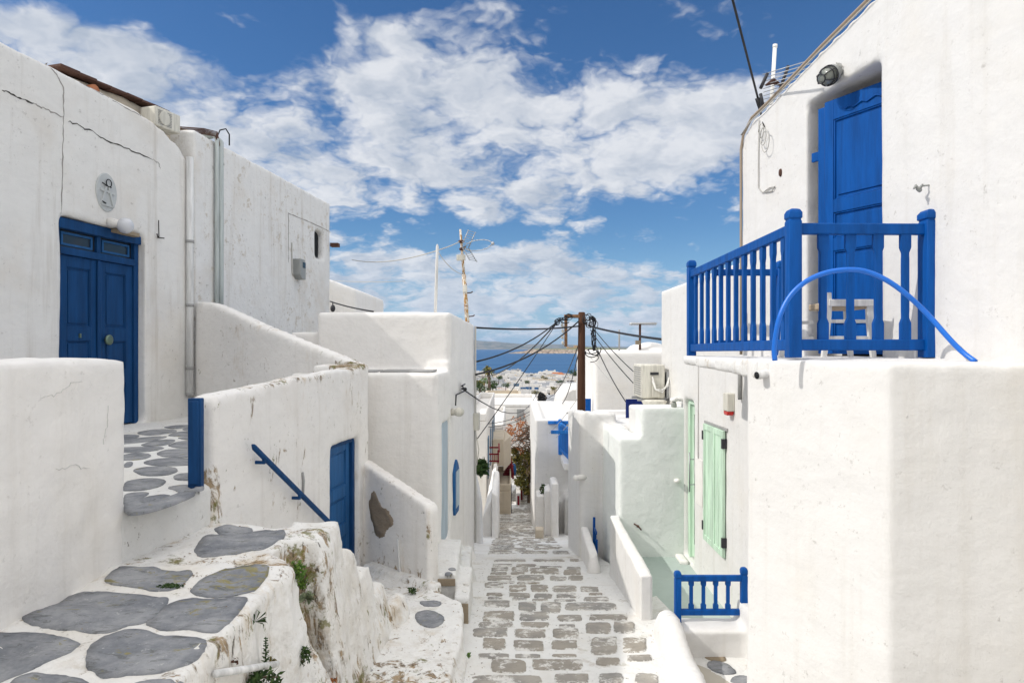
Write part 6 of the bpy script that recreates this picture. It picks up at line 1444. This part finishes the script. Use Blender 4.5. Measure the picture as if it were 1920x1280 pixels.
for k, (px, py, Y, r, m_) in enumerate(((901, 726, 140, 1.6, 'leafdark'), (899, 716, 180, 1.7, 'olive'), (909, 712, 190, 1.7, 'leaf'), (924, 722, 170, 1.6, 'leafdark'), (1077, 699, 620, 5, 'leafdark'), (1040, 728, 220, 1.2, 'olive'), (948, 722, 230, 1.2, 'leafdark'), (985, 716, 330, 1.6, 'leafdark'), (1005, 735, 170, 1.0, 'olive'), (970, 738, 150, .9, 'leafdark'), (1062, 738, 190, 1.2, 'leafdark'), (935, 708, 420, 2.2, 'leafdark'), (1020, 708, 480, 2.2, 'olive'), (1050, 716, 350, 1.6, 'leafdark'))):
    t = thing('tree', TL[k], 'tree', P(px, py, Y) - Vector((0, 0, r)))
    mb = MB(); c = P(px, py, Y); 
    for j in range(5): leafball(mb, c + Vector((random.uniform(-.8, .8) * r, random.uniform(-.5, .5) * r, random.uniform(-.3, .3) * r)), (r * .7, r * .7, r * .5), 70, r * .16)
    mb.build('crown', M[m_], t, recalc=False); mb = MB(); mb.tube([c - Vector((0, 0, r * 2)), c], r * .08, 6); mb.build('trunk', M['bark'], t)
tl = thing('tiled_house', 'house with a dark red tiled roof at the shore end of the town', 'house', P(1045, 700, 700))
mb = MB(); L = tl.location; mb.box(L.x - 7, L.x + 8, L.y, L.y + 9, L.z - 8, L.z - 1.6); mb.build('wall', M['townwhite'], tl)
mb = MB(); mb.add([(L.x - 7.4, L.y - .4, L.z - 1.6), (L.x + 8.4, L.y - .4, L.z - 1.6), (L.x + 8.4, L.y + 9.4, L.z - 1.6), (L.x - 7.4, L.y + 9.4, L.z - 1.6), (L.x - 4, L.y + 4.5, L.z + 1.1), (L.x + 5, L.y + 4.5, L.z + 1.1)], [(0, 1, 5, 4), (1, 2, 5), (2, 3, 4, 5), (3, 0, 4), (3, 2, 1, 0)]); mb.build('roof', M['terracotta'], tl)
AG = 'thin roof antennas over the town'
for k in range(22):
    px = random.uniform(898, 1076); Y = random.uniform(90, 600); b0 = P(px, random.uniform(704, 716) if Y > 250 else random.uniform(722, 745), Y); h_ = random.uniform(1.6, 3.2)
    mb = MB(); mb.tube([b0 - Vector((0, 0, 1.5)), b0 + Vector((0, 0, h_ * .6))], .03 + Y * .00006, 4); mb.tube([b0 + Vector((-.6, 0, h_ * .55)), b0 + Vector((.6, 0, h_ * .55))], .03, 4)
    tag(mb.build('roof_antenna', M['concrete'], loc=b0), 'thin roof antenna, one of many alike above the far town roofs', 'antenna', AG)
# ================================================================ weeds and small growth at the old stair
random.seed(5)
def on(bv, px, py, Yg, pull=0.0):
    d = P(px, py, 1.).normalized(); h = bv.ray_cast(Vector((0, 0, 0)), d, 30)
    return (h[0], h[1]) if h[0] is not None else (P(px, py, Yg), Vector((1, 0, 0)))
def weed(name, label, mt, px, py, r, n, size, tone=(0, 1)):
    p, nn = on(bvl, px, py, 4.3); t = thing(name, label, 'plant', p)
    mb = MB(); leafball(mb, p + nn * r[1] * .3, r, n, size, tone=tone); mb.build('foliage', M[mt], t, recalc=False)
    mb = MB()
    for k in range(5): mb.tube([p - nn * .03, p + nn * .02 + Vector((random.uniform(-r[0], r[0]), 0, random.uniform(-r[2], r[2]) * .7))], .003, 4)
    mb.build('stem', M['bark'], t); return t
weed('weed', 'bushy bright green weed growing from the top crack of the old landing', 'leaf', 553, 1072, (.055, .05, .07), 260, .016)
weed('weed', 'second green tuft hanging just under the bushy weed in the landing crack', 'leaf', 566, 1092, (.04, .04, .05), 140, .014)
weed('weed', 'low green weed at the foot of the landing crack', 'leafdark', 566, 1228, (.045, .04, .06), 120, .016)
weed('weed', 'dark green weed in the bottom corner under the old white pipe', 'leafdark', 470, 1272, (.14, .08, .05), 240, .022)
weed('weed', 'small yellowish tuft low on the whitewashed landing side', 'olive', 508, 1241, (.025, .02, .03), 50, .014)
weed('weed', 'reddish orange weed at the bottom edge below the stair', 'rusty', 620, 1272, (.05, .04, .025), 60, .016)
p, nn = on(bvl, 320, 1101, 3.6); t = thing('moss', 'thin green moss cushion on the uppermost foreground slate', 'moss', p); mb = MB(); leafball(mb, p + Vector((0, 0, .008)), (.075, .03, .012), 240, .010); mb.build('foliage', M['leafdark'], t, recalc=False)
p, nn = on(bvp, 773, 1113, 7); t = thing('weed', 'tiny green weed at the foot of the bare patch wall', 'plant', p); mb = MB(); leafball(mb, p + Vector((0, 0, .04)), (.05, .04, .04), 90, .018); mb.build('foliage', M['leafdark'], t, recalc=False)
p = P(879, 1228, 5.7); t = thing('weed', 'tiny green weed at the edge of the paved lane', 'plant', p); mb = MB(); leafball(mb, p, (.015, .02, .03), 40, .013); mb.build('foliage', M['leaf'], t, recalc=False)
def sprig(label, px, py, mt, n, L_, w_, up=(0, 0, 1), spread=1.):
    p, nn = on(bvl, px, py, 4.3); t = thing('weed', label, 'plant', p); mb = MB(); up = Vector(up)
    for k in range(n):
        a = 2 * math.pi * k / n + random.uniform(-.3, .3); d = (up * .7 + nn * .5 + Vector((math.cos(a), .5 * math.sin(a), math.sin(a) * .7)) * spread).normalized(); s_ = d.cross(nn).normalized() * w_
        ll = L_ * random.uniform(.7, 1.1); mb.tone = random.uniform(.05, 1)
        q0, q1, q2 = p, p + d * ll * .55 + nn * .02, p + d * ll + Vector((0, 0, -ll * .2)); mb.add([q0, q1 - s_, q2, q1 + s_], [(0, 1, 2, 3)])
    mb.tone = 0; mb.build('leaves', M[mt], t, recalc=False); return t
sprig('pale grey green succulent rosette in the deep landing crack', 574, 1122, 'greyleaf', 22, .085, .012)
sprig('dandelion like weed with long jagged leaves on the whitewashed landing edge', 478, 1165, 'leafdark', 8, .075, .012, (.3, 0, .4), 1.0)
sprig('dark red small leaf sprig on the landing side', 435, 1240, 'browniron', 5, .035, .008)
p, nn = on(bvl, 487, 1245, 3.5); t = thing('weed', 'upright leafy green stem growing beside the old white pipe', 'plant', p); mb = MB(); S = []
for k in range(11):
    z_ = k * .013
    for s_ in (0, 1, 2):
        a = k * 1.3 + s_ * 2.1; q = p + nn * .03 + Vector((0, 0, z_)); d = Vector((math.cos(a), math.sin(a), .35)).normalized(); e = d.cross(Vector((0, 0, 1))).normalized() * .009; L_ = .030 * (1 - k * .055); mb.tone = random.uniform(.1, 1); mb.add([q, q + d * L_ * .5 - e, q + d * L_, q + d * L_ * .5 + e], [(0, 1, 2, 3)])
mb.tone = 0; mb.build('leaves', M['leafdark'], t, recalc=False); mb = MB(); mb.tube([p, p + nn * .03, p + nn * .03 + Vector((0, 0, .14))], .003, 5); mb.build('stem', M['leafdark'], t)
p0, n0_ = on(bvl, 395, 1262, 3); p1, n1_ = on(bvl, 490, 1243, 3.6)
mb = MB(); mb.tube([p0 + n0_ * .02, p0.lerp(p1, .5) + n0_ * .06, p1 + n1_ * .08], .017, 10); tag(mb.build('old_pipe', M['pipewhite'], loc=p0), 'old white painted pipe end poking out of the landing base', 'pipe')
# dry leaves and grit lying on the old stair, the platform and the lane edges
lm = leafm('dry_leaf_litter', (.10, .06, .03), (.30, .20, .10)); mb = MB()
def grit(bv, x, y, s_):
    h = bv.ray_cast(Vector((x, y, 1)), Vector((0, 0, -1)), 8) if bv is not None else (Vector((x, y, sz(x, y))), Vector((0, 0, 1)))
    if h[0] is None or h[1].z < .3: return
    a = random.uniform(0, 6.3); u = Vector((math.cos(a), math.sin(a), 0)) * s_; v = Vector((-math.sin(a), math.cos(a), random.uniform(-.3, .6))) * s_ * random.uniform(.25, .7); q = h[0] + Vector((0, 0, .003 + s_ * .15)); mb.tone = random.uniform(.01, 1)
    mb.add([q - u, q - v, q + u, q + v], [(0, 1, 2, 3)])
for _ in range(170): grit(bvl, random.gauss(-1.75, .3), random.choice((4.2, 4.25, 4.9, 3.95)) + random.gauss(0, .07), random.uniform(.003, .011))
for _ in range(120): grit(bvl, random.uniform(-2.3, -1.36), random.uniform(2.9, 4.9), random.uniform(.002, .007))
for _ in range(150): grit(bvp, random.uniform(-1.3, -.5), random.uniform(5.1, 7.3), random.uniform(.003, .012))
for _ in range(260):
    y = random.uniform(5.5, 12); e_ = random.random() < .6; x = (XL(y) + abs(random.gauss(0, .07))) if e_ and random.random() < .5 else (XR(y) - abs(random.gauss(0, .09))) if e_ else random.uniform(XL(y), XR(y)); grit(None, x, y, random.uniform(.003, .010))
mb.tone = 0; mb.build('leaf_litter', lm, recalc=False)['kind'] = 'stuff'
# ================================================================ haze over the far distance
hz_, t, b = mat('haze', (1, 1, 1)); hz_.node_tree.nodes.clear(); t = NT(hz_.node_tree)
vol = t.n('ShaderNodeVolumePrincipled', {'Color': (.50, .68, 1.0, 1), 'Density': HAZE if 'HAZE' in globals() else 2.2e-5, 'Anisotropy': 0.0})
t.n('ShaderNodeOutputMaterial', {'Volume': vol.outputs[0]})
mb = MB(); mb.box(-26000, 26000, -70, 22000, -80, 260)
hb_ = mb.build('haze', hz_); hb_['kind'] = 'stuff'
